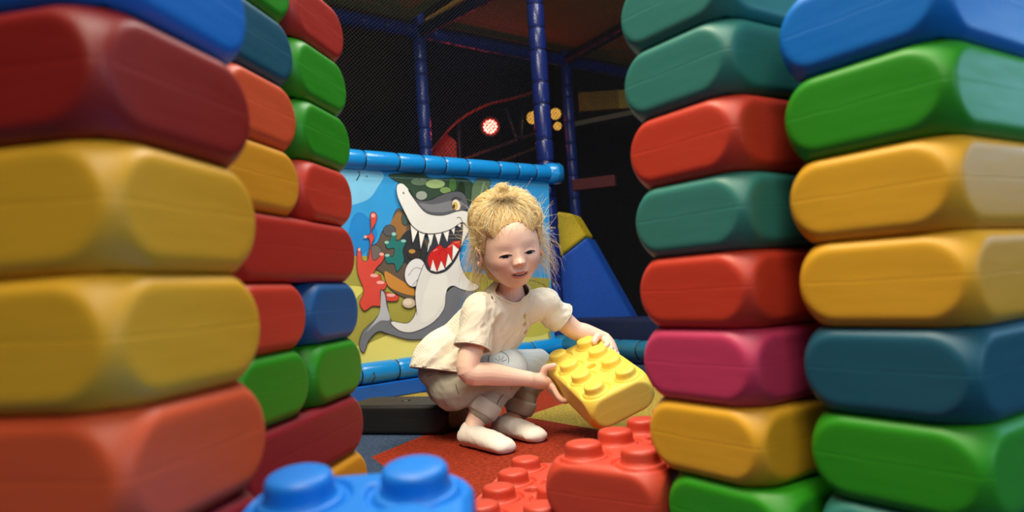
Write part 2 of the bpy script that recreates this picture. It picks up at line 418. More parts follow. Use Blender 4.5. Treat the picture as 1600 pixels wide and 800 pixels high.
# pad strip under the bottom rail
dr = (BR_-BL_).normalized(); nr = Vector((-dr.y, dr.x, 0))
def slab(name, p0, p1, z0, z1, th, mat, parent, bevel=.006, shift=0):
    d_ = (p1-p0); L = d_.length; a = math.atan2(d_.y, d_.x)
    bm = bmesh.new(); add_box(bm, (0, -th/2+shift, z0), (L, th/2+shift, z1), Matrix.Translation((p0.x, p0.y, 0)) @ Matrix.Rotation(a, 4, 'Z'), bevel)
    bmesh.ops.recalc_face_normals(bm, faces=bm.faces); o = from_bm(name, bm, mat, None, False)
    if parent: o.parent = parent; o.matrix_parent_inverse = Matrix.Translation(-parent.location)
    return o
slab('base_pad', BL_, BR_-dr*.05, 0.0, .052, .06, vinyl('blue_pad_vinyl', (14, 84, 170)), frame)
# back bay: posts, beams, deck
zb = 1.86; zc = 1.86
B0 = P(655, 60, 4.1); B0.z = 0; C0 = P(884, 110, 4.8); C0.z = 0
dBC = (C0-B0).normalized(); A0 = B0-dBC*1.5; D0 = C0+dBC*1.6
up = lambda p, z: Vector((p.x, p.y, z))
padded('post', B0, up(B0, 2.5), .037, M_deep, .13); padded('post', C0, up(C0, 2.5), .037, M_deep, .13)
padded('beam', up(A0, zb), up(D0, zb), .04, M_deep, .16)
E1 = P(765, -4, 3.66); E2 = P(985, 52, 4.2)
E1.z = E2.z = zb
M_bdark = vinyl('dark_blue_vinyl', (26, 42, 76), .5)
padded('beam', up(B0, zb), up(B0, zb)+(E1-up(B0, zb))*2.2, .034, M_bdark, .2)
padded('beam', up(C0, zb), up(C0, zb)+(E2-up(C0, zb))*2.2, .034, M_bdark, .2)
nb = Vector((dBC.y, -dBC.x, 0)); nb = nb if nb.y < 0 else -nb
def prism(name, pts, thick, mat, n=None, parent=None, smooth=False):
    """flat outlined panel with a real thickness"""
    pts = [Vector(p) for p in pts]
    if n is None: n = (pts[1]-pts[0]).cross(pts[2]-pts[1]).normalized()
    bm = bmesh.new(); a = [bm.verts.new(p) for p in pts]; b = [bm.verts.new(p+n*thick) for p in pts]
    f1 = bm.faces.new(a); f2 = bm.faces.new(b[::-1])
    for i in range(len(pts)): bm.faces.new((a[i], a[(i+1) % len(pts)], b[(i+1) % len(pts)], b[i]))
    bmesh.ops.triangulate(bm, faces=[f1, f2]); bmesh.ops.recalc_face_normals(bm, faces=bm.faces)
    o = from_bm(name, bm, mat, None, smooth)
    if parent: o.parent = parent; o.matrix_parent_inverse = Matrix.Translation(-parent.location)
    return o
M_deck = simple('brown_deck_board', (214, 166, 70), .75, 8, .1)
M_deck2 = simple('yellow_deck_board', (226, 196, 84), .75, 8, .1)
dk0 = up(B0, zb+.06)+dBC*.05; 
o = prism('deck_panel', [dk0, up(C0, zb+.06)+dBC*1.5, up(C0, zb+.06)+dBC*1.5+nb*1.6, dk0+nb*1.6+(E1-up(B0, zb)).normalized()*.4], .03, M_deck, Vector((0, 0, 1))); tag(o, 'brown deck underside overhead between the blue beams', 'deck')
o = prism('deck_panel', [dk0-dBC*.1, dk0-dBC*1.6, dk0-dBC*1.6+nb*1.0, dk0-dBC*.1+nb*1.0], .03, M_deck2, Vector((0, 0, 1))); tag(o, 'yellowish deck underside at the top left behind netting', 'deck')
# far side panels seen through the nets
M_black = simple('black_vinyl', (20, 18, 22), .45, 5, .4, .01)
M_hood = simple('night_blue_vinyl', (12, 14, 40), .8, 6, .3, .01, spec=.1)
# curved blue slide hood over the lamp
hood = [P(x, y, 5.0) for x, y in [(664, 262), (672, 243), (686, 222), (705, 200), (730, 180), (765, 163), (800, 155), (850, 140), (850, 60), (640, 30), (640, 262)]]
o = empty('slide_hood', P(740, 130, 5.0)); tag(o, 'dark blue curved slide hood arching over the red lamp', 'slide')
HN = (MROT @ Vector((0, 0, -1)))
prism('hood_panel', hood, .05, M_hood, HN, o)
bm = bmesh.new(); tube(bm, [P(x, y, 4.97) for x, y in [(666, 250), (672, 240), (686, 220), (705, 199), (730, 179), (765, 162), (800, 154), (850, 138)]], .011, 10)
t_ = from_bm('rim', bm, vinyl('red_lit_rim_vinyl', (150, 60, 60), .35)); t_.parent = o; t_.matrix_parent_inverse = Matrix.Translation(-o.location)  # red lamp light along the rim painted as its colour
M_redlit = vinyl('red_vinyl', (240, 76, 56), .4)  # the lamp's red light is put into this panel colour
o = prism('ball_net_panel', [P(x, y, 5.1) for x, y in [(660, 262), (676, 232), (695, 208), (712, 220), (720, 262)]], .04, M_redlit, HN); tag(o, 'red lit panel at the left foot of the slide hood', 'panel')
o = empty('ramp_frame', P(760, 230, 5.1)); tag(o, 'sloping ramp frame with a short upright beside the red lamp', 'ramp')
for nm, a, b, r in (('upright', P(719, 262, 5.1), P(716, 190, 5.1), .022), ('handrail', P(722, 250, 5.12), P(850, 203, 5.7), .014), ('lower_rail', P(760, 262, 5.3), P(850, 226, 5.7), .012), ('upright', P(812, 215, 5.1), P(816, 150, 5.4), .02), ('brace', P(790, 170, 5.3), P(806, 215, 5.35), .01)):
    bm = bmesh.new(); tube(bm, [a, b], r, 10); q = from_bm(nm, bm, M_bdark if nm == 'upright' else vinyl(nm+'_vinyl', (150, 110, 110), .3)); q.parent = o; q.matrix_parent_inverse = Matrix.Translation(-o.location)
# dark cladding boards of the far bays
struct(prism('wall_partition', [up(A0, 0)-nb*1.4, up(D0, 0)-nb*1.4, up(D0, 3.1)-nb*1.4, up(A0, 3.1)-nb*1.4], .04, simple('brown_black_board', (52, 38, 26), .9, 4, .2, spec=.08)))
# red stage lamp
def emis(name, col, s):
    t = NT(name); t.p.inputs['Base Color'].default_value = (0, 0, 0, 1); t.p.inputs['Emission Color'].default_value = col; t.p.inputs['Emission Strength'].default_value = s; return t.m
lp = P(766, 198, 5.0); lamp = empty('stage_lamp', lp); tag(lamp, 'round red glowing lamp behind the netting', 'lamp')
LQ = (LOC-lp).to_track_quat('Z', 'Y').to_matrix().to_4x4()
bm = bmesh.new(); lathe(bm, [(.03, -.12), (.06, -.11), (.072, -.02), (.076, .0), (.07, .004), (.062, -.004), (.01, -.006)], LQ, 28, True); q = from_bm('lamp_housing', bm, M_black, lamp)
bm = bmesh.new()
for i, (n_, rr) in enumerate(((1, 0), (6, .02), (12, .04))):
    for k in range(n_):
        a = 2*PI*k/n_; lathe(bm, [(.0095, .0), (.009, .004), (.005, .007), (.001, .008)], LQ @ Matrix.Translation((rr*math.cos(a), rr*math.sin(a), 0)), 10)
q = from_bm('diodes', bm, emis('red_diode', (1, .07, .05, 1), 20), lamp)
pl = bpy.data.lights.new('stage_lamp_light', 'POINT'); pl.energy = 1.5; pl.color = (1, .05, .04); pl.shadow_soft_size = .05
q = bpy.data.objects.new('stage_lamp_light', pl); C.objects.link(q); q.location = lp+LQ.to_3x3() @ Vector((-.12, 0, .32))
for x, y, d_, r, lb in ((833, 184, 5.2, .045, 'amber lamp left of the navy post'), (868, 178, 5.2, .04, 'upper amber lamp right of the navy post'), (871, 197, 5.4, .03, 'small lower amber lamp right of the navy post')):
    p_ = P(x, y, d_); bm = bmesh.new(); lathe(bm, [(r*.3, -.05), (r, -.04), (r*1.05, 0), (r*.9, .01), (r*.5, .02), (.001, .024)], (LOC-p_).to_track_quat('Z', 'Y').to_matrix().to_4x4(), 18, True)
    o = from_bm('wall_lamp', bm, emis('amber_glow', (1, .5, .08, 1), .75)); o.location = p_; tag(o, lb, 'lamp', 'amber lamps beyond the post')
# right-hand background details
o = slab('shelf_beam', P(893, 192, 4.9), P(1010, 168, 4.6), 0, .035, .08, vinyl('grey_vinyl', (120, 120, 104), .3), None); o.location.z = P(950, 182, 4.7).z-.02
tag(o, 'pale grey padded beam right of the navy post', 'beam')
o = slab('shelf_board', P(905, 165, 5.2), P(1010, 160, 5.2), 0, .14, .05, M_deck2, None); o.location.z = P(950, 172, 5.2).z
tag(o, 'brown board above the pale grey beam', 'board')
o = slab('red_mat', P(896, 297, 4.3), P(962, 283, 4.2), 0, .07, .05, simple('dim_red_mat', (104, 30, 34), .6, 30, .3), None); o.location.z = P(930, 297, 4.3).z
tag(o, 'dim red padded bar low behind the netting at right', 'pad')
# wedge pad
wn = (MROT @ Vector((.35, 0, -1))).normalized(); wn.z = 0; wn.normalize()
W_ = lambda x, y: P(x, y, 3.14+(x-880)*.0006)
wb = empty('wedge_pad', W_(920, 520)); tag(wb, 'blue and yellow triangular foam pad right of the child', 'foam pad')
def padpart(name, pts, mat):
    o = prism(name, pts, .16, mat, wn, wb); m = o.modifiers.new('b', 'BEVEL'); m.width = .012; m.segments = 3; m.limit_method = 'ANGLE'; return o
def cloth_vinyl(name, col):
    t = NT(name); t.p.inputs['Base Color'].default_value = srgb(*col); t.p.inputs['Roughness'].default_value = .55; t.bump(t.noise(260, 2, t.obj()), .3, .002); return t.m
padpart('blue_pad', [W_(868, 408), W_(917, 370), W_(998, 514), W_(1012, 560), W_(868, 560)], cloth_vinyl('royal_blue_pad', (16, 88, 200)))
padpart('yellow_pad', [W_(868, 406), W_(868, 330), W_(894, 334), W_(916, 369)], cloth_vinyl('yellow_pad_cover', (232, 200, 30)))
# low navy bolster beyond the right rail
o = slab('bolster', P(876, 560, 3.04), P(1130, 566, 2.5), 0, .19, .1, vinyl('navy_bolster_vinyl', (28, 40, 84), .5), None, .02, .09)
tag(o, 'low navy padded bolster behind the right hand rail', 'bolster')
# nets
def net_mat(name, cell, thread, col):
    t = NT(name); ob = t.n('ShaderNodeUVMap').outputs[0]; sep = t.n('ShaderNodeSeparateXYZ'); t.l(ob, sep.inputs[0])
    def lines(a):
        fr = t.math('FRACT', t.math('MULTIPLY', a, 1/cell)); return t.math('LESS_THAN', t.math('ABSOLUTE', t.math('SUBTRACT', fr, .5)), thread/cell/2)
    u = t.math('ADD', sep.outputs[0], sep.outputs[1]); v = t.math('SUBTRACT', sep.outputs[0], sep.outputs[1])
    m = t.math('MAXIMUM', lines(u), lines(v)); t.l(m, t.p.inputs['Alpha'])
    t.p.inputs['Base Color'].default_value = srgb(*col); t.p.inputs['Roughness'].default_value = .85; t.p.inputs['Specular IOR Level'].default_value = .1; return t.m
M_net = net_mat('black_netting', .014, .0020, (28, 30, 36)); M_net2 = net_mat('far_black_netting', .028, .0045, (26, 24, 24))
def net(name, p0, p1, z0, z1, mat, label):
    w_ = (p1-p0).length; bm = bmesh.new(); uv = bm.loops.layers.uv.new('UVMap')
    n_ = 12; g = {}
    for i in range(n_+1):
        for j in range(n_+1):
            s, t = i/n_, j/n_; p = p0.lerp(p1, s); sag = .015*math.sin(PI*s)*math.sin(PI*t)
            g[i, j] = bm.verts.new((p.x+sag, p.y+sag, z0+(z1-z0)*t))
    for i in range(n_):
        for j in range(n_):
            f = bm.faces.new((g[i, j], g[i+1, j], g[i+1, j+1], g[i, j+1]))
            for lp_, (a, b) in zip(f.loops, ((i, j), (i+1, j), (i+1, j+1), (i, j+1))): lp_[uv].uv = (a/n_*w_, b/n_*(z1-z0))
    o = from_bm(name, bm, mat); tag(o, label, 'net'); return o
net('safety_net', RL, RR, zr+.03, 2.3, M_net, 'fine black safety net above the light blue rail')
net('safety_net', RR, RB, .12, 2.3, M_net, 'fine black safety net right of the navy post')
net('safety_net', up(A0, 0)-nb*.05, up(D0, 0)-nb*.05, .02, zb-.02, M_net2, 'coarse dark net hanging from the far blue beam')
# ------------------------------------------------------------------ printed panel with the cartoon shark
exec_mural = True
pn = dr.cross(Vector((0, 0, 1))).normalized(); pn = pn if pn.y < 0 else -pn
PM0 = Vector((RL.x, RL.y, 0))
def onpanel(X, Y, lift=0):         # X, Y in the drawing grid of the print
    x, y = 540+X/2.2222, 230+Y/2.2222
    a = MROT @ Vector(((x-800)/FPX, -(y-400)/FPX, -1)); t = (PM0-LOC).dot(pn)/a.dot(pn); return LOC+a*t+pn*lift
ink = {}
def INK(col, rough=.35):
    if col not in ink:
        ink[col] = len(ink)
        m = NT('print_ink_%d_%d_%d' % col); m.p.inputs['Base Color'].default_value = srgb(*col); m.p.inputs['Roughness'].default_value = rough
        m.bump(m.noise(7, 2, m.obj()), .25, .02); inkm.append(m.m)
    return ink[col]
inkm = []
bmP = bmesh.new(); LAY = [0.0012]
def closed(pts, sub=6):
    n = len(pts); out = []
    for i in range(n):
        a, b, c, d = (Vector(pts[(i+k) % n]) for k in (-1, 0, 1, 2))
        for s in range(sub):
            t = s/sub; out.append(.5*((2*b)+(c-a)*t+(2*a-5*b+4*c-d)*t*t+(3*b-a-3*c+d)*t**3))
    return out
def shape2(pts, col, line=1.6, smooth=True, linecol=(24, 24, 30)):
    LAY[0] += .00012; L = LAY[0]
    q = closed(pts) if smooth else [Vector(p) for p in pts]
    vs_ = [bmP.verts.new(onpanel(p[0], p[1], L)) for p in q]
    for tri in geometry.tessellate_polygon([[Vector((p[0], p[1], 0)) for p in q]]):
        try: f = bmP.faces.new([vs_[i] for i in tri]); f.material_index = INK(col)
        except ValueError: pass
    if line: stroke(q+[q[0]], line, linecol, False)
def stroke(q, w, col=(24, 24, 30), smooth=True):
    LAY[0] += .00006; L = LAY[0]
    q = [Vector(p) for p in q]
    if smooth and len(q) > 2:
        o_ = []
        for i in range(len(q)-1):
            a, b, c, d = q[max(0, i-1)], q[i], q[i+1], q[min(len(q)-1, i+2)]
            for s in range(6): t = s/6; o_.append(.5*((2*b)+(c-a)*t+(2*a-5*b+4*c-d)*t*t+(3*b-a-3*c+d)*t**3))
        q = o_+[q[-1]]
    ls, rs = [], []
    for i, p in enumerate(q):
        t = (q[min(i+1, len(q)-1)]-q[max(i-1, 0)]); t = t.normalized() if t.length > 0 else Vector((1, 0)); n = Vector((-t.y, t.x))
        ls.append(bmP.verts.new(onpanel(*(p+n*w/2), L))); rs.append(bmP.verts.new(onpanel(*(p-n*w/2), L)))
    for i in range(len(q)-1):
        f = bmP.faces.new((ls[i], ls[i+1], rs[i+1], rs[i])); f.material_index = INK(col)
def ell(cx, cy, rx, ry, col, line=1.4, rot=0):
    shape2([(cx+rx*math.cos(a)*math.cos(rot)-ry*math.sin(a)*math.sin(rot), cy+rx*math.cos(a)*math.sin(rot)+ry*math.sin(a)*math.cos(rot)) for a in (2*PI*k/14 for k in range(14))], col, line)
# background water, sand
Q = lambda *p: list(p)
shape2(Q((-60, 78), (280, 92), (705, 118), (712, 720), (300, 745), (-60, 790)), (52, 150, 214), 0, False)
shape2(Q((-60, 78), (120, 84), (110, 140), (60, 190), (-60, 200)), (120, 190, 226), 0)
shape2(Q((20, 250), (60, 230), (110, 300), (60, 370), (10, 360)), (34, 128, 200), 0)
shape2(Q((-60, 375), (60, 378), (160, 380), (330, 420), (480, 440), (706, 455), (712, 722), (300, 747), (-60, 792)), (158, 152, 66), 0, False)
shape2(Q((-40, 490), (60, 486), (40, 520), (0, 560), (-50, 560)), (214, 208, 104), 0)
shape2(Q((-60, 690), (60, 690), (150, 650), (300, 655), (480, 640), (700, 640), (710, 700), (300, 745), (-60, 790)), (222, 214, 116), 0, False)
shape2(Q((590, 560), (640, 540), (700, 560), (705, 640), (620, 660), (560, 640)), (196, 190, 80), 0)
stroke([(600, 470), (640, 462), (690, 480), (700, 500)], 2, (90, 80, 30)); stroke([(610, 600), (650, 590), (690, 606)], 2, (110, 100, 40))
# plants and rocks
shape2(Q((150, 96), (260, 92), (300, 108), (420, 110), (440, 150), (420, 215), (390, 190), (330, 170), (270, 190), (230, 180), (190, 130)), (52, 74, 58), 1.5)
for cx, cy, rx, ry, c in ((255, 120, 30, 14, (96, 120, 96)), (310, 128, 34, 16, (150, 176, 120)), (262, 168, 20, 16, (150, 160, 150)), (370, 130, 14, 26, (70, 110, 60)), (400, 150, 12, 30, (36, 52, 36)), (345, 150, 20, 12, (120, 150, 90))): ell(cx, cy, rx, ry, c)
shape2(Q((446, 118), (500, 116), (490, 160), (470, 230), (450, 330), (430, 330), (432, 200)), (96, 120, 90), 1.5)
stroke([(480, 120), (462, 190), (446, 300)], 4, (140, 160, 130))
shape2(Q((82, 350), (110, 330), (126, 292), (152, 270), (178, 214), (210, 236), (232, 270), (280, 320), (320, 420), (270, 520), (210, 525), (150, 490), (128, 440), (96, 420), (78, 395)), (98, 84, 70), 1.8)
shape2(Q((150, 275), (178, 226), (204, 250), (206, 300), (176, 320), (150, 310)), (150, 108, 60), 0)
shape2(Q((200, 300), (240, 290), (280, 350), (270, 420), (200, 400), (180, 350)), (52, 54, 58), 0)
shape2(Q((134, 432), (170, 450), (232, 490), (240, 515), (190, 505), (145, 480)), (196, 134, 58), 0)
ell(150, 290, 22, 20, (86, 86, 90)); ell(100, 376, 26, 36, (110, 100, 96)); ell(204, 250, 12, 22, (70, 92, 90)); ell(236, 372, 24, 18, (60, 52, 48)); ell(228, 362, 12, 8, (190, 140, 70), 1)
shape2(Q((135, 330), (148, 328), (160, 300), (174, 300), (172, 326), (192, 322), (206, 330), (196, 360), (200, 396), (176, 432), (166, 405), (140, 402), (134, 374), (160, 380), (166, 352), (142, 352)), (42, 116, 112), 1.4)
for p in ((140, 331, 8, 5), (165, 302, 8, 6), (142, 376, 8, 5), (198, 326, 9, 5)): ell(*p, (150, 200, 190), 0)
shape2(Q((84, 232), (96, 226), (106, 238), (102, 262), (88, 290), (96, 316), (86, 345), (92, 392), (112, 384), (118, 366), (132, 372), (126, 396), (104, 420), (96, 440), (118, 444), (122, 462), (140, 472), (134, 492), (122, 500), (150, 506), (180, 516), (174, 534), (130, 536), (116, 552), (90, 552), (62, 568), (46, 540), (60, 500), (40, 440), (36, 392), (40, 350), (50, 360), (56, 392), (74, 392), (82, 345), (78, 318), (64, 308), (84, 300), (84, 262)), (208, 72, 58), 1.6)
for p in ((93, 238, 7, 7), (66, 312, 6, 5), (122, 372, 8, 6), (96, 446, 14, 6), (118, 470, 14, 6), (154, 514, 15, 6), (44, 356, 4, 6)): ell(*p, (240, 168, 158), 0)
ell(216, 541, 24, 18, (196, 176, 150)); ell(212, 538, 16, 11, (220, 206, 184), 0)
# shark: tail and back, belly, fins, head
shape2(Q((118, 498), (132, 505), (140, 540), (150, 590), (170, 618), (220, 628), (290, 600), (350, 500), (400, 480), (440, 520), (410, 560), (350, 630), (290, 660), (220, 668), (150, 650), (110, 640), (78, 670), (60, 712), (44, 690), (56, 640), (100, 596), (118, 560)), (112, 116, 124), 2)
shape2(Q((120, 503), (132, 512), (138, 550), (150, 598), (118, 602), (92, 620), (70, 640), (100, 600), (116, 565)), (176, 178, 184), 0)
shape2(Q((420, 500), (500, 560), (440, 640), (300, 664), (360, 610)), (106, 120, 142), 0)
ell(238, 436, 36, 50, (224, 224, 226), 1.8, .25); stroke([(214, 446), (236, 420), (262, 424)], 1.4); stroke([(228, 480), (246, 460)], 1.4)
shape2(Q((276, 388), (262, 420), (244, 470), (236, 520), (240, 570), (212, 610), (160, 604), (156, 616), (190, 640), (238, 640), (300, 608), (338, 560), (346, 500), (368, 482), (398, 494), (436, 500), (460, 482), (428, 464), (404, 430), (392, 380), (404, 330), (428, 280), (432, 236), (300, 300)), (222, 222, 218), 2)
shape2(Q((300, 440), (340, 440), (350, 480), (332, 540), (300, 590), (260, 606), (262, 540), (280, 480)), (230, 230, 224), 0)
stroke([(236, 480), (238, 530), (244, 584)], 1.6)
# open mouth
shape2(Q((226, 288), (300, 306), (360, 290), (398, 262), (400, 310), (388, 372), (352, 424), (312, 440), (282, 428), (270, 396), (286, 352), (292, 318)), (58, 60, 70), 1.8)
shape2(Q((280, 398), (288, 368), (312, 346), (326, 340), (340, 352), (366, 330), (392, 326), (388, 360), (362, 402), (324, 426), (296, 430)), (202, 42, 40), 1.5)
stroke([(318, 376), (330, 356), (348, 366)], 2.2, (150, 20, 26)); stroke([(300, 362), (314, 354)], 3, (240, 150, 140)); stroke([(352, 348), (370, 338)], 3, (240, 150, 140))
for tr in (((220, 268), (246, 292), (228, 334)), ((248, 290), (272, 298), (256, 354)), ((278, 298), (302, 298), (291, 344)), ((304, 298), (330, 294), (318, 342)), ((332, 294), (356, 286), (348, 330)), ((360, 284), (376, 276), (371, 304)), ((380, 272), (396, 258), (394, 280)),
           ((288, 428), (312, 434), (298, 390)), ((312, 434), (340, 424), (326, 394)), ((340, 422), (364, 398), (350, 368)), ((364, 398), (388, 356), (366, 338))): shape2(tr, (240, 238, 232), 1.5, False)
shape2(Q((172, 136), (190, 127), (212, 146), (238, 186), (272, 226), (324, 236), (380, 222), (420, 226), (430, 250), (420, 276), (398, 262), (360, 286), (310, 300), (262, 298), (226, 274), (202, 232), (176, 176)), (226, 226, 222), 2)
shape2(Q((212, 150), (240, 182), (282, 186), (324, 168), (364, 156), (398, 158), (416, 182), (418, 216), (380, 224), (330, 238), (276, 230), (240, 192)), (92, 94, 100), 2)
shape2(Q((250, 196), (300, 200), (370, 186), (400, 200), (380, 216), (326, 228), (278, 222)), (124, 126, 132), 0)
stroke([(380, 246), (392, 246), (400, 262)], 2)
ell(378, 202, 15, 20, (236, 222, 190), 1.8, -.25); ell(373, 206, 8, 12, (222, 180, 70), 1.2); ell(370, 207, 4, 7, (20, 20, 24), 0)
stroke([(360, 186), (376, 176), (396, 184)], 4, (60, 62, 68)); ell(195, 160, 4, 2.5, (110, 110, 114), 0, .8)
# seam line along the top of the print, eyelets
stroke([(-60, 98), (280, 112), (700, 134)], 1.2, (90, 130, 150), False)
for X in (68, 160, 250): ell(X, 100+X*.05, 3, 3, (60, 70, 80), 0)
# sheet carrying the print
mural = empty('mural_banner', (PM0.x, PM0.y, .12)); tag(mural, 'vinyl banner printed with a grinning cartoon shark behind the child', 'banner')
bmesh.ops.recalc_face_normals(bmP, faces=bmP.faces)
for f in bmP.faces:
    if f.normal.dot(pn) < 0: f.normal_flip()
pr = from_bm('print', bmP, inkm, None, False); pr.parent = mural; pr.matrix_parent_inverse = Matrix.Translation(-mural.location)
s_ = slab('banner_sheet', BL_, BR_-dr*.045, .1, zr-.02, .002, simple('banner_vinyl', (60, 150, 205), .35), mural, 0)
for x, y in ((560, 268), (584, 582)):
    a = P(x, y, 2.3); bm = bmesh.new(); tube(bm, [a, a+Vector((.006, -.012, -.012)), a+Vector((-.004, -.014, -.03))], .0018, 8)
    q = from_bm('tie', bm, M_tie); q.parent = mural; q.matrix_parent_inverse = Matrix.Translation(-mural.location)
# ------------------------------------------------------------------ the child
def remeshed(name, bm, voxel, smooth_iter=0, smooth_f=.5):
    me = bpy.data.meshes.new(name+'_src'); bmesh.ops.recalc_face_normals(bm, faces=bm.faces); bm.to_mesh(me); bm.free()
    o = bpy.data.objects.new(name+'_src', me); C.objects.link(o)
    m = o.modifiers.new('r', 'REMESH'); m.mode = 'VOXEL'; m.voxel_size = voxel
    if smooth_iter: s = o.modifiers.new('s', 'SMOOTH'); s.iterations = smooth_iter; s.factor = smooth_f
    dg = bpy.context.evaluated_depsgraph_get(); dg.update()
    r = bpy.data.meshes.new_from_object(o.evaluated_get(dg)); r.name = name
    bpy.data.objects.remove(o); bpy.data.meshes.remove(me); return r
def get_co(me):
    a = np.empty(len(me.vertices)*3, np.float32); me.vertices.foreach_get('co', a); return a.reshape(-1, 3)
def set_co(me, a): me.vertices.foreach_set('co', a.astype(np.float32).ravel()); me.update()
sm = lambda x, a, b: np.clip((x-a)/(b-a), 0, 1)**2*(3-2*np.clip((x-a)/(b-a), 0, 1))
# ---- head frame: x to her left (image right), y forward out of the face, z up
HO = P(796, 384, 1.545)
HYAW, HPITCH, HROLL = math.radians(13), math.radians(11), math.radians(-7)
fwd = Vector((math.sin(HYAW), -math.cos(HYAW), 0))
left = Vector((math.cos(HYAW), math.sin(HYAW), 0))
fy = (fwd*math.cos(HPITCH)+Vector((0, 0, -math.sin(HPITCH)))).normalized()
fz = left.cross(fy).normalized()
fz = fz if fz.z > 0 else -fz
HR = Matrix((left, fy, fz)).transposed()
HR = HR @ Matrix.Rotation(HROLL, 3, 'Y')
HS = 1.05
def HH(x, y, z): return HO+HR @ Vector((x*HS, y*HS, z*HS))
def g(x, z, cx, cz, sx, sz): return math.exp(-((x-cx)/sx)**2-((z-cz)/sz)**2)
def head_point(d):
    """d: unit direction in head space -> point on the face / skull surface"""
    x, y, z = d
    ax, ayf, ayb, azu, azd = .0605, .074, .084, .086, .088
    ay = ayf if y > 0 else ayb; az = azu if z > 0 else azd
    k = 2.25
    r = (abs(x/ax)**k+abs(y/ay)**k+abs(z/az)**k)**(-1/k)
    p = Vector((x*r, y*r, z*r))
    t = max(0, min(1, (-p.z-.018)/.07))                     # jaw narrows
    p.x *= 1-.30*t*t*(3-2*t)*(.75 if p.y > 0 else 1)
    if p.y < 0: p.y *= 1-.45*t
    if p.y > 0:
        X, Z, s = p.x, p.z, min(1, p.y/.03); a = abs(X); f = 0; fz_ = 0
        f += .0042*g(a, Z, .036, -.030, .018, .020)         # cheeks
        f += .0050*g(X, Z, 0, -.076, .016, .012)            # chin
        f -= .0042*g(a, Z, .0255, -.004, .0135, .0095)        # eye sockets
        f += .0036*g(a, Z, .0255, -.0055, .0105, .0066)       # lids over the eyeball
        f += .0005*g(a, Z, .026, .014, .018, .008)          # brow
        f += .0030*g(X, Z, 0, .040, .035, .022)
        br = max(0, min(1, (.004-Z)/.030))
        f += .0060*math.exp(-(X/.0075)**2)*br*(1 if Z > -.026 else math.exp(-((Z+.026)/.005)**2))   # bridge
        f += .0085*g(X, Z, 0, -.0255, .0085, .0066)          # tip
        f += .0045*g(a, Z, .0095, -.0285, .0042, .0046)      # wings
        f -= .0030*g(a, Z, .0155, -.028, .004, .008)
        f += .0040*g(X, Z, 0, -.0500, .019, .0115)           # mouth mound
        f += .0024*g(X, Z, 0, -.0455, .0135, .0026)          # upper lip
        f += .0034*g(X, Z, 0, -.0575, .0120, .0032)          # lower lip
        f -= .0052*g(X, Z, 0, -.0508, .0150, .0016)         # gap
        f -= .0016*g(X, Z, 0, -.0635, .013, .003)
        f -= .0016*g(a, Z, .0215, -.050, .004, .005)
        f -= .0010*g(X, Z, 0, -.0395, .0026, .005)
        p.y += f*s
        p += Vector((X, 0, Z+.0)).normalized()*.0018*g(a, Z, .040, -.034, .018, .020) if (a+abs(Z)) > 0 else Vector()
    return p
bm = bmesh.new()
nu_, nv_ = 220, 160; ring = []
for j in range(1, nv_):
    th = PI*j/nv_
    ring.append([bm.verts.new(HH(*head_point((math.sin(th)*math.cos(2*PI*i/nu_), math.cos(th), math.sin(th)*math.sin(2*PI*i/nu_))))) for i in range(nu_)])
p0 = bm.verts.new(HH(*head_point((0, 1, 0)))); p1 = bm.verts.new(HH(*head_point((0, -1, 0))))
for r0, r1 in zip(ring, ring[1:]):
    for i in range(nu_): bm.faces.new((r0[i], r0[(i+1) % nu_], r1[(i+1) % nu_], r1[i]))
for i in range(nu_): bm.faces.new((p0, ring[0][(i+1) % nu_], ring[0][i])); bm.faces.new((p1, ring[-1][i], ring[-1][(i+1) % nu_]))
# ears
for s in (-1, 1):
    c0 = (s*.0615, -.010, -.012)
    pts = [HH(c0[0]+s*(.002+.006*math.sin(a)**2), c0[1]+.004-.011*math.cos(a)*1.0, c0[2]+.0175*math.sin(a)) for a in (2*PI*k/12 for k in range(13))]
    tube(bm, pts, .0034, 8, sub=3); tube(bm, [HH(s*.053, -.006, -.006), HH(s*.062, -.011, -.012), HH(s*.055, -.006, -.026)], [.007, .0095, .006], 12, sub=4)
# joints
nk0, nk1 = HH(0, -.022, -.055), P(797, 460, 1.60)
sR, sL = P(750, 484, 1.55), P(847, 474, 1.635)
eR, wR = P(731, 580, 1.50), P(826, 592, 1.545)
eL, wL = P(897, 515, 1.66), P(944, 530, 1.665)
pel = P(707, 590, 1.625); mid = P(735, 545, 1.64); chest = P(780, 494, 1.625)
hR, hL = P(709, 602, 1.60), P(732, 594, 1.70)
kR, kL = P(795, 574, 1.615), P(836, 574, 1.70)
aR, aL = P(741, 662, 1.57), P(806, 650, 1.685)
side_t = (sL-sR).normalized()
tube(bm, [nk0, nk0.lerp(nk1, .5), nk1], [.030, .027, .034], 20)
tube(bm, [pel, mid, chest, nk1.lerp(chest, .3)], [.052, .058, .054, .036], 24, side=side_t, flat=[1.22, 1.15, 1.35, 1.3])
tube(bm, [chest.lerp(sR, .35), sR, sR.lerp(eR, .5), eR, eR.lerp(wR, .35), eR.lerp(wR, .8), wR], [.034, .029, .0265, .0235, .0245, .0185, .0170], 18)
tube(bm, [chest.lerp(sL, .35), sL, sL.lerp(eL, .5), eL, eL.lerp(wL, .4), wL], [.034, .028, .026, .023, .0225, .0172], 18)
tube(bm, [hR, hR.lerp(kR, .5), kR], [.052, .047, .036], 18); tube(bm, [hL, hL.lerp(kL, .5), kL], [.052, .047, .036], 18)
cR, cL = kR.lerp(aR, .4)+Vector((-.004, .012, 0)), kL.lerp(aL, .4)+Vector((-.004, .012, 0))
tube(bm, [kR, cR, aR], [.036, .033, .0215], 18); tube(bm, [kL, cL, aL], [.036, .033, .0215], 18)
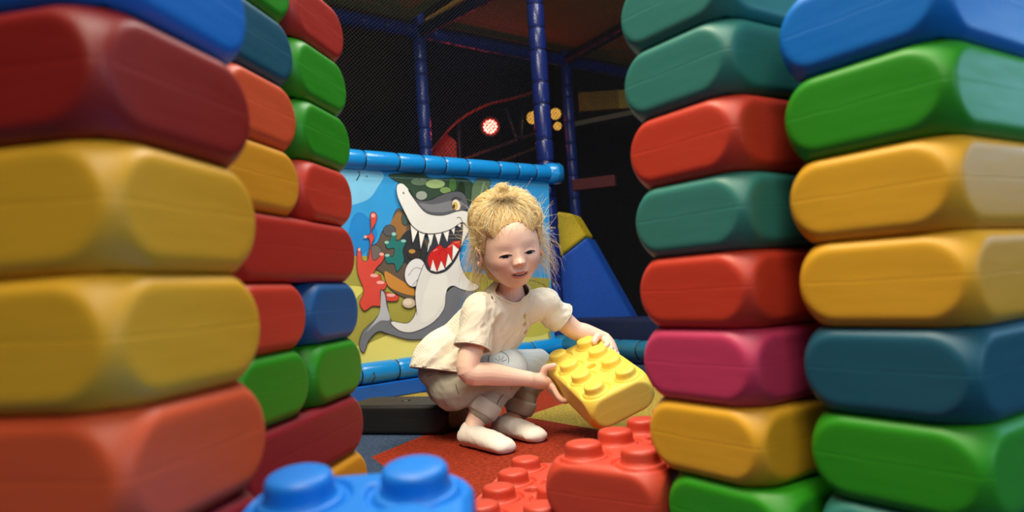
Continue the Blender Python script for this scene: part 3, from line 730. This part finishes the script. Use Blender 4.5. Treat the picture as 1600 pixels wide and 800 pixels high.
# feet (inside the socks)
def foot(heel, toe, ank, bm_, k=1.0, extra=0):
    h, t = floor_at(*heel), floor_at(*toe); d_ = (t-h).normalized(); up_ = Vector((0, 0, 1)); s_ = d_.cross(up_)
    e = extra
    pts = [h+d_*.016+up_*.020, h+d_*.045+up_*.022, h.lerp(t, .62)+up_*.020, t-d_*.020+up_*.0145, t-d_*.010+up_*.013]
    tube(bm_, pts, [(.0175+e), (.020+e), (.0175+e), (.0125+e), (.0100+e)], 20, side=s_, flat=[1.1, 1.12, 1.4, 1.85, 1.9], sub=5)
    tube(bm_, [h+d_*.022+up_*.020, h.lerp(ank, .4)+d_*.020+up_*.008, ank], [.021+e, .0215+e, .0205+e], 18)
    return d_
FR_, FL_ = ((724, 694), (796, 710)), ((776, 678), (846, 692))
foot(FR_[0], FR_[1], aR, bm); foot(FL_[0], FL_[1], aL, bm)
# hands
def finger(base, tipdir, curl_axis, lengths, r, bends):
    p = Vector(base); d_ = Vector(tipdir).normalized(); pts = [p-d_*.008, p.copy()]
    for L_, b_ in zip(lengths, bends):
        d_ = Matrix.Rotation(b_, 3, curl_axis) @ d_; p = p+d_*L_; pts.append(p.copy())
    tube(bm, pts, [r*1.02, r, r*.97, r*.9, r*.78][:len(pts)], 10, sub=4)
def hand(wrist, palm_c, across, normal, thumb_pts, fl, spread, bends, kn=None, fdir=None):
    """across: from index to little finger; normal: out of the palm, towards what is held"""
    across = Vector(across).normalized(); d_ = (palm_c-wrist).normalized(); normal = Vector(normal).normalized()
    if kn is None: kn = palm_c+d_*.020
    tube(bm, [wrist, wrist.lerp(palm_c, .6), palm_c, kn], [.0165, .0165, .0135, .0095], 18, side=across, flat=[1.0, 1.2, 1.65, 2.2], sub=5)
    if fdir is not None: d_ = Vector(fdir).normalized()
    ax = d_.cross(normal).normalized()
    for i, (L_, o_) in enumerate(zip(fl, (-1.5, -.5, .5, 1.45))):
        base = kn+across*o_*.0112
        dd = (d_+across*(o_*spread)).normalized()
        finger(base, dd, ax, (L_*.42, L_*.32, L_*.26), (.0066, .0068, .0066, .0058)[i], bends[i])
    tube(bm, thumb_pts, [.0095, .0088, .0078, .0066], 12, sub=5)
# her right hand (image left): palm on the brick's left side face, thumb on the top edge
nx = (RH @ Vector((1, 0, 0))).normalized(); ny = (RH @ Vector((0, 1, 0))).normalized(); nz = (RH @ Vector((0, 0, 1))).normalized()
pR = HB(-1.24, 1.12, .08); fdR = (-nz*.75-ny*.5).normalized()
hand(wR, pR, (ny*.9-nz*.35), nx, [wR.lerp(pR, .5)+nz*.012-ny*.004, HB(-1.30, 1.02, .42), HB(-1.14, .98, .62), HB(-.88, .84, .64)], (.042, .045, .041, .034), .12,
     ((.05, .35, .65), (.05, .4, .7), (.1, .45, .7), (.1, .5, .7)), HB(-1.16, .92, -.12), fdR)
# her left hand over the far right edge
pL = HB(1.12, 1.15, .28)
acL = (-ny*.3+nz*-.9)
wL2 = wL
hand(wL2, pL, (ny*-.35-nz*.8+Vector((.3, 0, 0))), -nx, [wL2.lerp(pL, .5)+nz*.010, HB(.98, 1.45, .62), HB(.80, 1.30, .66), HB(.68, 1.18, .62)], (.038, .041, .038, .031), .12, ((.3, .4, .3), (.35, .4, .3), (.4, .4, .35), (.45, .5, .4)))
body = remeshed('person_body', bm, .0014, 4, .5)
# ---- skin colours by place
co = get_co(body); HRi = np.array(HR.transposed()); loc = (co-np.array(HO)) @ HRi.T/HS
X, Y, Z = loc[:, 0], loc[:, 1], loc[:, 2]; A = np.abs(X)
G = lambda x, z, cx, cz, sx, sz: np.exp(-((x-cx)/sx)**2-((z-cz)/sz)**2)
onface = ((Y > .03) & (np.linalg.norm(loc, axis=1) < .11)).astype(float)
lin = lambda *c: np.array(srgb(*c)[:3])
col = np.tile(lin(246, 208, 188), (len(co), 1))
def blend(w, c):
    global col
    w = np.clip(w, 0, 1)[:, None]; col = col*(1-w)+lin(*c)*w
blend(.24*onface*G(A, Z, .038, -.030, .017, .016), (232, 138, 118))
blend(.35*onface*G(X, Z, 0, -.027, .010, .007), (232, 148, 128))
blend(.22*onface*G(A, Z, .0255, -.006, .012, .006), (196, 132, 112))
lipw = .017*(1-np.clip(A/.0195, 0, 1)**2.2)
up_l = sm(Z, -.0512, -.0506)*(1-sm(Z, -.0508+lipw*.36, -.0500+lipw*.36))*(A < .019)
lo_l = (1-sm(Z, -.0516, -.0510))*sm(Z, -.0520-lipw*.52, -.0512-lipw*.52)*(A < .018)
blend(.75*onface*np.clip(up_l+lo_l, 0, 1), (212, 108, 100))
ez = -.0062-.0032*((A-.0250)/.0120)**2                     # lash line of the lowered lids
ey = (A-.0250)/.0120
blend(.35*onface*(np.abs(ey) < .9)*np.exp(-((Z-ez+.0056*(1-ey**2))/.0010)**2), (150, 90, 78))
blend(.45*onface*(np.abs(ey) < 1.05)*np.exp(-((Z-ez-.0075)/.0011)**2), (168, 108, 88))
bz = .0155-.0045*((A-.024)/.014)**2; blend(.2*onface*((np.abs(A-.026) < .0155)*np.exp(-((Z-bz)/.0026)**2)), (196, 148, 104))
blend(.8*onface*G(A, Z, .0052, -.0325, .0022, .0013), (110, 52, 44))
nrm_ = col
ca = body.color_attributes.new('skin', 'FLOAT_COLOR', 'POINT')
ca.data.foreach_set('color', np.concatenate([col, np.ones((len(co), 1))], 1).astype(np.float32).ravel())
t = NT('skin'); at = t.n('ShaderNodeAttribute', attribute_name='skin'); nz_ = t.noise(70, 3, t.obj())
t.l(t.mix(t.math('MULTIPLY', nz_, .12), at.outputs[0], srgb(228, 150, 128)), t.p.inputs['Base Color'])
t.p.inputs['Roughness'].default_value = .48; t.p.inputs['Subsurface Weight'].default_value = .12; t.p.inputs['Subsurface Radius'].default_value = (.012, .004, .002); t.p.inputs['Subsurface Scale'].default_value = .5
PERSON_MARK = 1
person = empty('person', (floor_at(760, 690).x, floor_at(760, 690).y, 0))
tag(person, 'small blond child crouching in cream shirt and pale jeans, holding a yellow brick', 'person')
def to_person(name, me, mat, parent=person):
    o = to_obj(name, me, mat, parent)
    o.matrix_parent_inverse = Matrix.Translation(-person.location) if parent is person else Matrix.Identity(4); return o
to_person('person_body', body, t.m)

# lashes, irises, lips' parting laid on the face
def bvh_of(me):
    from mathutils.bvhtree import BVHTree
    return BVHTree.FromPolygons([v.co.copy() for v in me.vertices], [tuple(p.vertices) for p in me.polygons])
bface = bvh_of(body)
def on_face(x, z, lift=.0003):
    a = HH(x, .15, z); d_ = (HH(x, 0, z)-a).normalized(); h, n_, _, _ = bface.ray_cast(a, d_); return h-d_*lift if h else HH(x, .07, z)
def face_patch(name, outline, mat, lift=.0003):
    bm = bmesh.new(); c = sum((Vector(p) for p in outline), Vector((0, 0)))/len(outline); n = len(outline); rings = []
    for f in (1, .66, .33): rings.append([bm.verts.new(on_face(c.x+(p[0]-c.x)*f, c.y+(p[1]-c.y)*f, lift)) for p in outline])
    m_ = bm.verts.new(on_face(c.x, c.y, lift))
    for r0, r1 in zip(rings, rings[1:]):
        for i in range(n): bm.faces.new((r0[i], r0[(i+1) % n], r1[(i+1) % n], r1[i]))
    for i in range(n): bm.faces.new((rings[-1][i], rings[-1][(i+1) % n], m_))
    bmesh.ops.recalc_face_normals(bm, faces=bm.faces); o = from_bm(name, bm, mat); o.parent = person; o.matrix_parent_inverse = Matrix.Translation(-person.location); return o
M_lash = simple('brown_lashes', (62, 40, 32), .6); M_iris = simple('grey_blue_iris', (30, 34, 48), .2); M_white = simple('eye_white', (176, 156, 152), .3)
M_mouth = simple('mouth_shadow', (84, 30, 30), .5); M_teeth = simple('milk_teeth', (232, 222, 210), .3); M_browm = simple('blond_brow', (190, 146, 104), .8)
def lash_z(u): return -.0060-.0030*u*u-.0006*u
for s in (-1, 1):
    cx = .0250; W_e = .0126
    top = [(s*(cx+W_e*u), lash_z(u)) for u in np.linspace(-1, 1, 11)]
    low = [(s*(cx+W_e*u), lash_z(u)-.0064*(1-u*u)) for u in np.linspace(1, -1, 11)[1:-1]]
    face_patch('eye_white', top+low, M_white, .0002)
    ix = s*cx-.0012
    face_patch('iris', [(ix+.0062*math.cos(a), max(-.0120, min(lash_z((ix*s-cx)/W_e)-.0002, -.0086+.0062*math.sin(a)))) for a in (2*PI*k/16 for k in range(16))], M_iris, .0006)
    bm = bmesh.new(); tube(bm, [on_face(x, z, .0007) for x, z in top], [.0004, .0008, .0010, .0011, .0012, .0012, .0012, .0012, .0011, .0009, .0005], 8, sub=2)
    q = from_bm('eyelashes', bm, M_lash); q.parent = person; q.matrix_parent_inverse = Matrix.Translation(-person.location)
mo = [(.0175*u, -.0500+.0016*u*u+.0006*math.cos(u*6)) for u in np.linspace(-1, 1, 13)]+[(.0175*u, -.0492-.0054*(1-u*u)) for u in np.linspace(1, -1, 13)[1:-1]]
face_patch('mouth_opening', mo, M_mouth, .0004)
face_patch('teeth', [(.0105*u, -.0499+.0004*u*u) for u in np.linspace(-1, 1, 9)]+[(.0105*u, -.0510-.0006*(1-u*u)) for u in np.linspace(1, -1, 9)[1:-1]], M_teeth, .0007)

# ---- clothes
def displace(me, amp, scale, seed=0, aniso=None, mask=None, ridge=False):
    co = get_co(me); n_ = np.empty(len(me.vertices)*3, np.float32); me.vertices.foreach_get('normal', n_); n_ = n_.reshape(-1, 3)
    out = co.copy()
    for i, c in enumerate(co):
        q = Vector(c)+Vector((seed, seed*.7, 0))
        if aniso is not None: a = Vector(aniso); q = q-a*q.dot(a)*.75
        v = noise.noise(q*scale)+.5*noise.noise(q*scale*2.1)
        if ridge: v = .5-abs(v)*1.6
        out[i] = c+n_[i]*amp*v*(1 if mask is None else mask(c))
    set_co(me, out)
def cut_open(me, planes):
    """planes: (point, outward direction, reach): removes the cloth past an opening and trims its rim"""
    bm = bmesh.new(); bm.from_mesh(me)
    for p, n_, R_ in planes:
        n_ = Vector(n_).normalized(); rem = [v for v in bm.verts if (v.co-p).dot(n_) > 0 and (v.co-p).length < R_]
        bmesh.ops.delete(bm, geom=rem, context='VERTS')
        for v in bm.verts:
            if v.is_boundary and (v.co-p).length < R_*1.1 and abs((v.co-p).dot(n_)) < .006: v.co -= n_*(v.co-p).dot(n_)
    left_ = set(bm.verts); best = []                      # keep only the garment itself
    while left_:
        st = [left_.pop()]; isl = [st[0]]
        while st:
            for e in st.pop().link_edges:
                for w in e.verts:
                    if w in left_: left_.remove(w); st.append(w); isl.append(w)
        if len(isl) > len(best): best = isl
    keep = set(best); bmesh.ops.delete(bm, geom=[v for v in bm.verts if v not in keep], context='VERTS')
    bm.to_mesh(me); bm.free()
def cloth(name, col, ribs=None, rough=.85, weave=900, patch=None):
    t = NT(name); t.p.inputs['Roughness'].default_value = rough; t.p.inputs['Specular IOR Level'].default_value = .2; t.p.inputs['Sheen Weight'].default_value = .25
    ob = t.obj(); c = srgb(*col); nz = t.noise(24, 4, ob)
    base = t.mix(nz, tuple(v*.86 for v in c[:3])+(1,), tuple(min(1, v*1.1) for v in c[:3])+(1,)); t.l(base, t.p.inputs['Base Color'])
    h = t.noise(weave, 2, ob)
    if ribs is not None:
        dt = t.n('ShaderNodeVectorMath', operation='DOT_PRODUCT'); t.l(ob, dt.inputs[0]); dt.inputs[1].default_value = ribs
        s = t.math('SINE', t.math('ADD', t.math('MULTIPLY', dt.outputs['Value'], 2000), t.math('MULTIPLY', nz, 1.5))); h = t.math('ADD', t.math('MULTIPLY', s, .3), h)
    t.bump(h, .45, .0012); return t.m
# shirt
bm = bmesh.new()
hemc = P(703, 574, 1.62); hemd = (P(694, 640, 1.60)-hemc).normalized()
tube(bm, [hemc+hemd*.03, hemc, mid, chest, nk1.lerp(chest, .05)], [.074, .074, .071, .064, .040], 28, side=side_t, flat=[1.2, 1.2, 1.15, 1.3, 1.35])
tR, tL = sR.lerp(eR, .62), sL.lerp(eL, .58)
tube(bm, [chest.lerp(sR, .25), sR, sR.lerp(eR, .35), tR, sR.lerp(eR, .9)], [.044, .035, .0355, .0385, .040], 20)
tube(bm, [chest.lerp(sL, .25), sL, sL.lerp(eL, .35), tL, sL.lerp(eL, .9)], [.044, .0365, .035, .036, .037], 20)
shirt = remeshed('shirt', bm, .0026, 8, .6)
ax_t = (chest-mid).normalized()
displace(shirt, .0060, 17, 3.1, ax_t, None, True); displace(shirt, .0026, 40, 7.7, ax_t, None, True)
dnk = (nk0-nk1).normalized()
fchest = (side_t.cross(ax_t)).normalized(); fchest = fchest if fchest.y < 0 else -fchest
NC = nk1.lerp(nk0, .34)+fchest*.014
cut_open(shirt, [(hemc+hemd*.010, hemd, .13), (tR, (eR-sR), .055), (tL, (eL-sL), .052), (NC, (dnk+fchest*.6), .060)])
M_shirt = cloth('cream_muslin', (238, 230, 212), tuple(side_t), .9)
so = to_person('shirt', shirt, M_shirt); m = so.modifiers.new('solid', 'SOLIDIFY'); m.thickness = .0022; m.offset = 0
# rims: neckband, sleeve hems, placket with buttons
def boundary_loops(me):
    bm = bmesh.new(); bm.from_mesh(me); seen = set(); loops = []
    for v in bm.verts:
        if v.is_boundary and v.index not in seen:
            lp = [v]; seen.add(v.index); cur = v
            while True:
                nx_ = None
                for e in cur.link_edges:
                    if e.is_boundary:
                        w = e.other_vert(cur)
                        if w.index not in seen: nx_ = w; break
                if nx_ is None: break
                lp.append(nx_); seen.add(nx_.index); cur = nx_
            loops.append([x.co.copy() for x in lp])
    bm.free(); return [l for l in loops if len(l) > 20]
def band(pts, r, name, mat, parent, k=40):
    n = len(pts); q = []
    for i in range(k):
        a = i*n/k; w = max(2, n//k); q.append(sum((pts[(int(a)+j) % n] for j in range(-w, w+1)), Vector())/(2*w+1))
    bm = bmesh.new(); tube(bm, q+[q[0]], r, 8, sub=3, caps=False); bmesh.ops.recalc_face_normals(bm, faces=bm.faces)
    o = from_bm(name, bm, mat); o.parent = parent; return o
lps = boundary_loops(shirt)
for lp in lps:
    c = sum(lp, Vector())/len(lp); nm = min((((c-NC).length, 'neckband'), ((c-tR).length, 'sleeve_hem'), ((c-tL).length, 'sleeve_hem'), ((c-hemc).length, 'hem')))[1]
    band(lp, .0026 if nm == 'neckband' else .0022, nm, M_shirt, so)
bt = bvh_of(shirt)
def on_shirt(x, y, lift=.001):
    dirv = (P(x, y, 1)-LOC).normalized(); h, n_, _, _ = bt.ray_cast(LOC, dirv)
    return (h+n_*lift*(1 if n_.dot(dirv) < 0 else -1), n_ if n_.dot(dirv) < 0 else -n_) if h else (None, None)
pl_ = [on_shirt(817+i*.9, 486+i*8)[0] for i in range(6)]; pl_ = [p for p in pl_ if p]
if len(pl_) > 2:
    for dx in (-.0045, .0045):
        bm = bmesh.new(); tube(bm, [p+side_t*dx for p in pl_], .0009, 6, sub=4); q = from_bm('placket_seam', bm, M_shirt, so)
M_button = simple('shell_button', (196, 166, 120), .35)
for x, y in ((819.5, 493), (818.5, 506), (820, 518)):
    p_, n_ = on_shirt(x, y, .0012)
    if p_:
        bm = bmesh.new(); lathe(bm, [(.0005, 0), (.0042, 0), (.0046, .0008), (.0038, .0018), (.0022, .0013), (.0004, .0013)], Matrix.Translation(p_) @ n_.to_track_quat('Z', 'Y').to_matrix().to_4x4(), 16); q = from_bm('button', bm, M_button, so)
# jeans
bm = bmesh.new()
tube(bm, [pel+hemd*-.035, pel, pel+hemd*.012+Vector((0, 0, -.008))], [.060, .065, .052], 26, side=side_t, flat=[1.25, 1.25, 1.2])
tube(bm, [pel.lerp(hR, .4), hR, hR.lerp(kR, .5)+Vector((0, 0, .004)), kR], [.058, .057, .054, .0455], 22)
tube(bm, [pel.lerp(hL, .4), hL, hL.lerp(kL, .5)+Vector((0, 0, .004)), kL], [.058, .056, .053, .0455], 22)
zR, zL = kR.lerp(aR, .73), kL.lerp(aL, .80)
tube(bm, [kR, kR.lerp(aR, .2), cR, zR], [.0455, .0455, .042, .0345], 22); tube(bm, [kL, kL.lerp(aL, .2), cL, zL], [.0455, .0445, .040, .033], 22)
jeans = remeshed('jeans', bm, .0026, 8, .6)
displace(jeans, .0034, 16, 11.3, (.35, -.2, -.9), None, True); displace(jeans, .0012, 34, 2.2, (.8, .2, -.5), None, True)
M_jean = cloth('pale_stone_denim', (172, 171, 156), None, .85, 700)
tj = M_jean.node_tree; bsdf = tj.nodes['Principled BSDF']; old = bsdf.inputs['Base Color'].links[0].from_socket   # cool light on the knees painted into the denim colour
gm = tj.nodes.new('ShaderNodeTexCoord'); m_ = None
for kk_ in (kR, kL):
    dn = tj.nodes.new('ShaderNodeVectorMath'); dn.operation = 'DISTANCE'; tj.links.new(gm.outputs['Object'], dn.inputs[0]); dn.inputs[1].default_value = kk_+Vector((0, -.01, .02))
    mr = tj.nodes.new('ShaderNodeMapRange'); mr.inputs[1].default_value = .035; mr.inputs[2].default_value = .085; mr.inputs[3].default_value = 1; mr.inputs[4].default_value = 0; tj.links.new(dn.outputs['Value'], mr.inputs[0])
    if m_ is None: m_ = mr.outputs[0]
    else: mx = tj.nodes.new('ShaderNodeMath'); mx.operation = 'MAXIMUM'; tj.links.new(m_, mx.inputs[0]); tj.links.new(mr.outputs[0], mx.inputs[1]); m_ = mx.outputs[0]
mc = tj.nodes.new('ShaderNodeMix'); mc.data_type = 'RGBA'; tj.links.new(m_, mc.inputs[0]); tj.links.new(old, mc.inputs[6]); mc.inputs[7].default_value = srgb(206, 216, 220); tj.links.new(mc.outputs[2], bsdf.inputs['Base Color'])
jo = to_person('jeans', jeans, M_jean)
M_cuff = cloth('pale_denim_cuff', (206, 204, 192), None, .85, 700)
for z_, a_, k_ in ((zR, aR, kR), (zL, aL, kL)):
    d_ = (a_-k_).normalized(); bm = bmesh.new()
    q = d_.to_track_quat('Z', 'Y').to_matrix().to_4x4(); prof = [(.026, .015), (.032, .0155), (.0352, .013), (.0372, .004), (.0382, -.010), (.0378, -.016), (.0345, -.0185), (.030, -.018)]
    rings = []
    M_ = Matrix.Translation(z_) @ q
    for r_, h_ in prof: rings.append([bm.verts.new(M_ @ Vector((r_*math.cos(a)*(1+.02*math.sin(3*a+h_*90)), r_*math.sin(a), h_+.001*math.sin(2*a)))) for a in (2*PI*k/36 for k in range(36))])
    for r0, r1 in zip(rings, rings[1:]):
        for k in range(36): bm.faces.new((r0[k], r0[(k+1) % 36], r1[(k+1) % 36], r1[k]))
    bmesh.ops.recalc_face_normals(bm, faces=bm.faces); from_bm('cuff', bm, M_cuff, jo)
# stitched star in a ring on the near knee, side seam
bj = bvh_of(jeans)
def on_jean(x, y, lift=.0006):
    dirv = (P(x, y, 1)-LOC).normalized(); h, n_, _, _ = bj.ray_cast(LOC, dirv); return h-dirv*lift if h else None
M_thr = simple('grey_stitching', (92, 98, 106), .7)
def stitch(pts2, r=.0007, name='stitching'):
    q = [on_jean(*p) for p in pts2]; q = [p for p in q if p]
    if len(q) > 2: bm = bmesh.new(); tube(bm, q, r, 6, sub=2); from_bm(name, bm, M_thr, jo)
stitch([(779+16*math.cos(a), 563+14*math.sin(a)) for a in (PI*.95+PI*1.15*k/18 for k in range(19))])
for a in (-.4, -1.1, -1.8, -2.5): stitch([(782+3*math.cos(a), 566+3*math.sin(a)), (782+7*math.cos(a), 566+7*math.sin(a)), (782+11*math.cos(a), 566+10*math.sin(a))], .0005)
stitch([(800, 606), (785, 618), (776, 632), (768, 648)], .0009, 'side_seam')
stitch([(668, 588), (688, 582), (708, 578)], .0009, 'waist_seam'); stitch([(712, 600), (716, 614), (728, 628)], .0007, 'pocket_seam')
# socks
M_sock = cloth('off_white_sock', (232, 226, 218), None, .95, 1300)
for (h_, t_), a_, k_ in ((FR_, aR, kR), (FL_, aL, kL)):
    bm = bmesh.new(); low = a_.lerp(floor_at(*h_), .36)+Vector((0, 0, 0)); foot(h_, t_, low, bm, 1, .0035)
    sk = remeshed('sock', bm, .0022, 6, .6); displace(sk, .0013, 40, 5, (.3, .9, .2), None, True)
    c_ = get_co(sk); c_[:, 2] = np.maximum(c_[:, 2], .001); set_co(sk, c_)
    s_ = to_person('sock', sk, M_sock)

# ---- hair: cap over the scalp and combed strands to a top knot, loose curls at the sides
rng = np.random.default_rng(7); random.seed(7)
BUN = Vector((-.004, .028, .110))
def hairline(x, y, z):
    """positive on the scalp, negative on the face and neck"""
    front = z-(.055-17.0*x*x+.0015*math.sin(x*160)) if y > .0 else 1
    sidev = z-(-.03+2.2*(y-.012)) +max(0, .050-abs(x))*5*max(0, min(1, (z+.005)/.04)) if y > -.014 else z+.050
    e = math.hypot(y+.006, z+.012)-.018
    return min(front if y > .0 else 1, sidev if y < .06 else 1, e if abs(x) > .04 else 1)
bm = bmesh.new(); g_ = {}
nu2, nv2 = 140, 90
for j in range(nv2+1):
    th = PI*j/nv2
    for i in range(nu2):
        ph = 2*PI*i/nu2; d_ = Vector((math.sin(th)*math.cos(ph), math.sin(th)*math.sin(ph), math.cos(th)))
        p = head_point(d_); k = hairline(*p); s = max(0, min(1, k/.05))
        tobun = (p-BUN).length; ang = math.atan2(p.x-BUN.x, p.y-BUN.y)
        thick = .0006+.0100*s*(1+.5*max(0, p.z)/.08)+.003*noise.noise(Vector((ang*5, tobun*12, 3)))*s
        thick *= 1+.3*max(0, min(1, (p.z-.01)/.03))
        g_[i, j] = (bm.verts.new(HH(*(p+d_*(thick if k > 0 else .0004)))), k)
for j in range(nv2):
    for i in range(nu2):
        q = [g_[i, j], g_[(i+1) % nu2, j], g_[(i+1) % nu2, j+1], g_[i, j+1]]
        if min(a[1] for a in q) > -.001 and len({a[0] for a in q}) == 4:
            bm.faces.new([a[0] for a in q])
bmesh.ops.remove_doubles(bm, verts=bm.verts, dist=.00005)
bmesh.ops.delete(bm, geom=[v for v in bm.verts if not v.link_faces], context='VERTS'); bmesh.ops.recalc_face_normals(bm, faces=bm.faces)
M_cap = simple('golden_hair_roots', (226, 188, 120), .6, 150, .6, .003, .25)
M_hair = NT('blond_hair'); hp = M_hair
tn = hp.n('ShaderNodeAttribute', attribute_name='tone'); rp = hp.n('ShaderNodeValToRGB'); hp.l(tn.outputs['Fac'], rp.inputs[0])
rp.color_ramp.elements[0].color = srgb(226, 184, 112); rp.color_ramp.elements[1].color = srgb(255, 247, 216)
e_ = rp.color_ramp.elements.new(.45); e_.color = srgb(253, 228, 162)
hp.l(rp.outputs[0], hp.p.inputs['Base Color']); hp.p.inputs['Roughness'].default_value = .38; hp.p.inputs['Specular IOR Level'].default_value = .6
hair = from_bm('hair', bm, M_cap); hair.parent = person; hair.matrix_parent_inverse = Matrix.Translation(-person.location)
# strands as slim three-sided tubes
SV, SF, ST = [], [], []
def strand(pts, r):
    n = len(pts); base = sum(len(a) for a in SV)
    P_ = np.array([tuple(p) for p in pts]); T = np.gradient(P_, axis=0); T /= np.linalg.norm(T, axis=1)[:, None]+1e-9
    ref = np.array([.31, .71, .63]); a = np.cross(T, ref); a /= np.linalg.norm(a, axis=1)[:, None]+1e-9; b = np.cross(T, a)
    rr = r*np.linspace(1, .35, n)[:, None]
    V3 = np.stack([P_+rr*(a*math.cos(q)+b*math.sin(q)) for q in (0, 2.094, 4.189)], 1).reshape(-1, 3)
    SV.append(V3); tone = random.random(); ST.extend([tone]*len(V3))
    for i in range(n-1):
        for k in range(3): SF.append((base+i*3+k, base+i*3+(k+1) % 3, base+(i+1)*3+(k+1) % 3, base+(i+1)*3+k))
def flush(name, mat, parent):
    global SV, SF, ST
    me = bpy.data.meshes.new(name); me.from_pydata(np.concatenate(SV).tolist(), [], SF)
    at_ = me.attributes.new('tone', 'FLOAT', 'POINT'); at_.data.foreach_set('value', np.array(ST, np.float32)); SV, SF, ST = [], [], []
    me.polygons.foreach_set('use_smooth', [True]*len(me.polygons)); me.materials.append(mat)
    o = bpy.data.objects.new(name, me); C.objects.link(o); o.parent = parent; return o
def curly(p, amp, ph, t, f): return Vector((math.sin(ph+t*f)*amp, math.cos(ph*1.7+t*f*.9)*amp, math.sin(ph*2.3+t*f*1.1)*amp*.6))
count = 0
while count < 7500:
    v = Vector(rng.normal(size=3)).normalized(); p = head_point(v)
    k = hairline(*p)
    if k < -.001: continue
    # comb: slide over the skull towards the knot
    pts = []; n_ = 9; lift0 = (.006+.012*random.random())*min(1, .35+max(0, k)/.05); ph = random.uniform(0, 6.3); wob = random.choice((.001, .003, .006))*random.uniform(.6, 1.2)*min(1, max(.15, (k-.004)/.03))
    end = random.uniform(.55, 1.0)
    for i in range(n_):
        t = i/(n_-1)*end; d_ = (v.lerp(BUN.normalized(), t)).normalized(); q = head_point(d_)
        kk = max(0, min(1, hairline(*q)/.05)); lift = .0012+.0108*kk*(1+.5*max(0, q.z)/.08)*(1+.3*max(0, min(1, (q.z-.01)/.03)))+(.0015+lift0*.75)*kk*(.4+.6*math.sin(PI*min(1, t+.1)))
        pts.append(HH(*(q+d_*lift+curly(q, wob, ph, t, 7))))
    strand(pts, random.uniform(.0004, .00075)); count += 1
for i in range(420):           # the knot and its tuft
    a = random.uniform(0, 2*PI); r_ = random.uniform(.003, .013); c_ = BUN+Vector((random.gauss(0, .003), random.gauss(0, .003), .001))
    tilt = random.uniform(-.8, .8); sp = random.uniform(1.4, 3.4); pts = []
    for j in range(10):
        t = j/9*sp; q = Vector((math.cos(a+t)*r_, math.sin(a+t)*r_*.9, .010*math.sin(a*2+t)+tilt*.010+.006)); pts.append(HH(*(c_+q)))
    strand(pts, random.uniform(.0004, .0007))
for i in range(900):           # short ends standing up round the knot
    d_ = Vector((random.gauss(0, .8), random.gauss(0, .7), random.uniform(.1, 1.0))).normalized(); L_ = random.uniform(.014, .044); c_ = BUN+Vector((random.gauss(0, .011), random.gauss(0, .010), -.004)); ph = random.uniform(0, 6)
    strand([HH(*(c_+d_*L_*t+Vector((0, 0, -.012*t*t))+curly(c_, .0022, ph, t, 5)*t)) for t in np.linspace(0, 1, 7)], .00038)
for i in range(150):           # loose loops lifting off the crown
    v = Vector((random.gauss(0, .75), random.gauss(.1, .6), random.uniform(.35, 1))).normalized(); q = head_point(v)
    if hairline(*q) < .012: continue
    s_ = Vector(rng.normal(size=3)); s_ = (s_-v*s_.dot(v)).normalized(); L_ = random.uniform(.02, .05); hgt = random.uniform(.008, .022)
    strand([HH(*(q+v*(.008+hgt*math.sin(PI*t))+s_*L_*(t-.5)*(1-.2*t)+Vector((0, 0, -.1*L_*(t-.5)**2)))) for t in np.linspace(0, 1, 10)], random.uniform(.0003, .0005))
flush('combed_strands', M_hair.m, hair)
for i in range(760):           # loose curls round ears and nape
    s = -1 if random.random() < .52 else 1
    ang = random.uniform(.45, 2.2) if s < 0 else random.uniform(.0, 2.0)          # from temple round to the back
    zz = random.uniform(-.05, .045)
    v = Vector((s*math.cos(ang-.35), -math.sin(ang-.2), zz/.075)).normalized()
    q = head_point(v); 
    if hairline(*q) < -.004 : q = head_point(Vector((v.x, min(v.y, -.25), v.z)).normalized())
    L_ = random.uniform(.03, .10)*(1.0 if s < 0 else 1.05); out = random.uniform(.06, .55); ph = random.uniform(0, 6.3); am = random.uniform(.003, .010); pts = []
    dn = Vector((s*out*random.uniform(.5, 1.4), random.uniform(-.35, .1), -1)).normalized()
    st = Vector((s*.5, -.1, .1))
    for t in np.linspace(0, 1, 12):
        pts.append(HH(*(q+v*.006+st*L_*.32*math.sin(t*1.9)+dn*L_*t*t*.2+dn*L_*t*.72+curly(q, am, ph, t, 8.5)*t)))
    strand(pts, random.uniform(.0003, .0005))
for i in range(520):           # flyaway halo
    v = Vector((random.gauss(0, 1), random.gauss(-.1, .7), random.uniform(-.2, 1))).normalized(); q = head_point(v)
    if hairline(*q) < .004: continue
    L_ = random.uniform(.018, .05); ph = random.uniform(0, 6.3); side_ = Vector(rng.normal(size=3)).normalized()
    strand([HH(*(q+v*(.008+L_*.55*t)+side_*L_*.8*t*t+curly(q, .002, ph, t, 6)*t)) for t in np.linspace(0, 1, 8)], .00036)
for i in range(60):           # baby hair over the forehead
    x_ = random.uniform(-.05, .05); v = Vector((x_, .075, .055+random.uniform(-.006, .008)-4*x_*x_)).normalized(); q = head_point(v); L_ = random.uniform(.008, .02); ph = random.uniform(0, 6)
    strand([HH(*(q+Vector((x_*.4*t*.3+.004*math.sin(ph+t*2), .0025+.001*t, -L_*t*.8))) ) for t in np.linspace(0, 1, 6)], .0002)
flush('loose_curls', M_hair.m, hair)
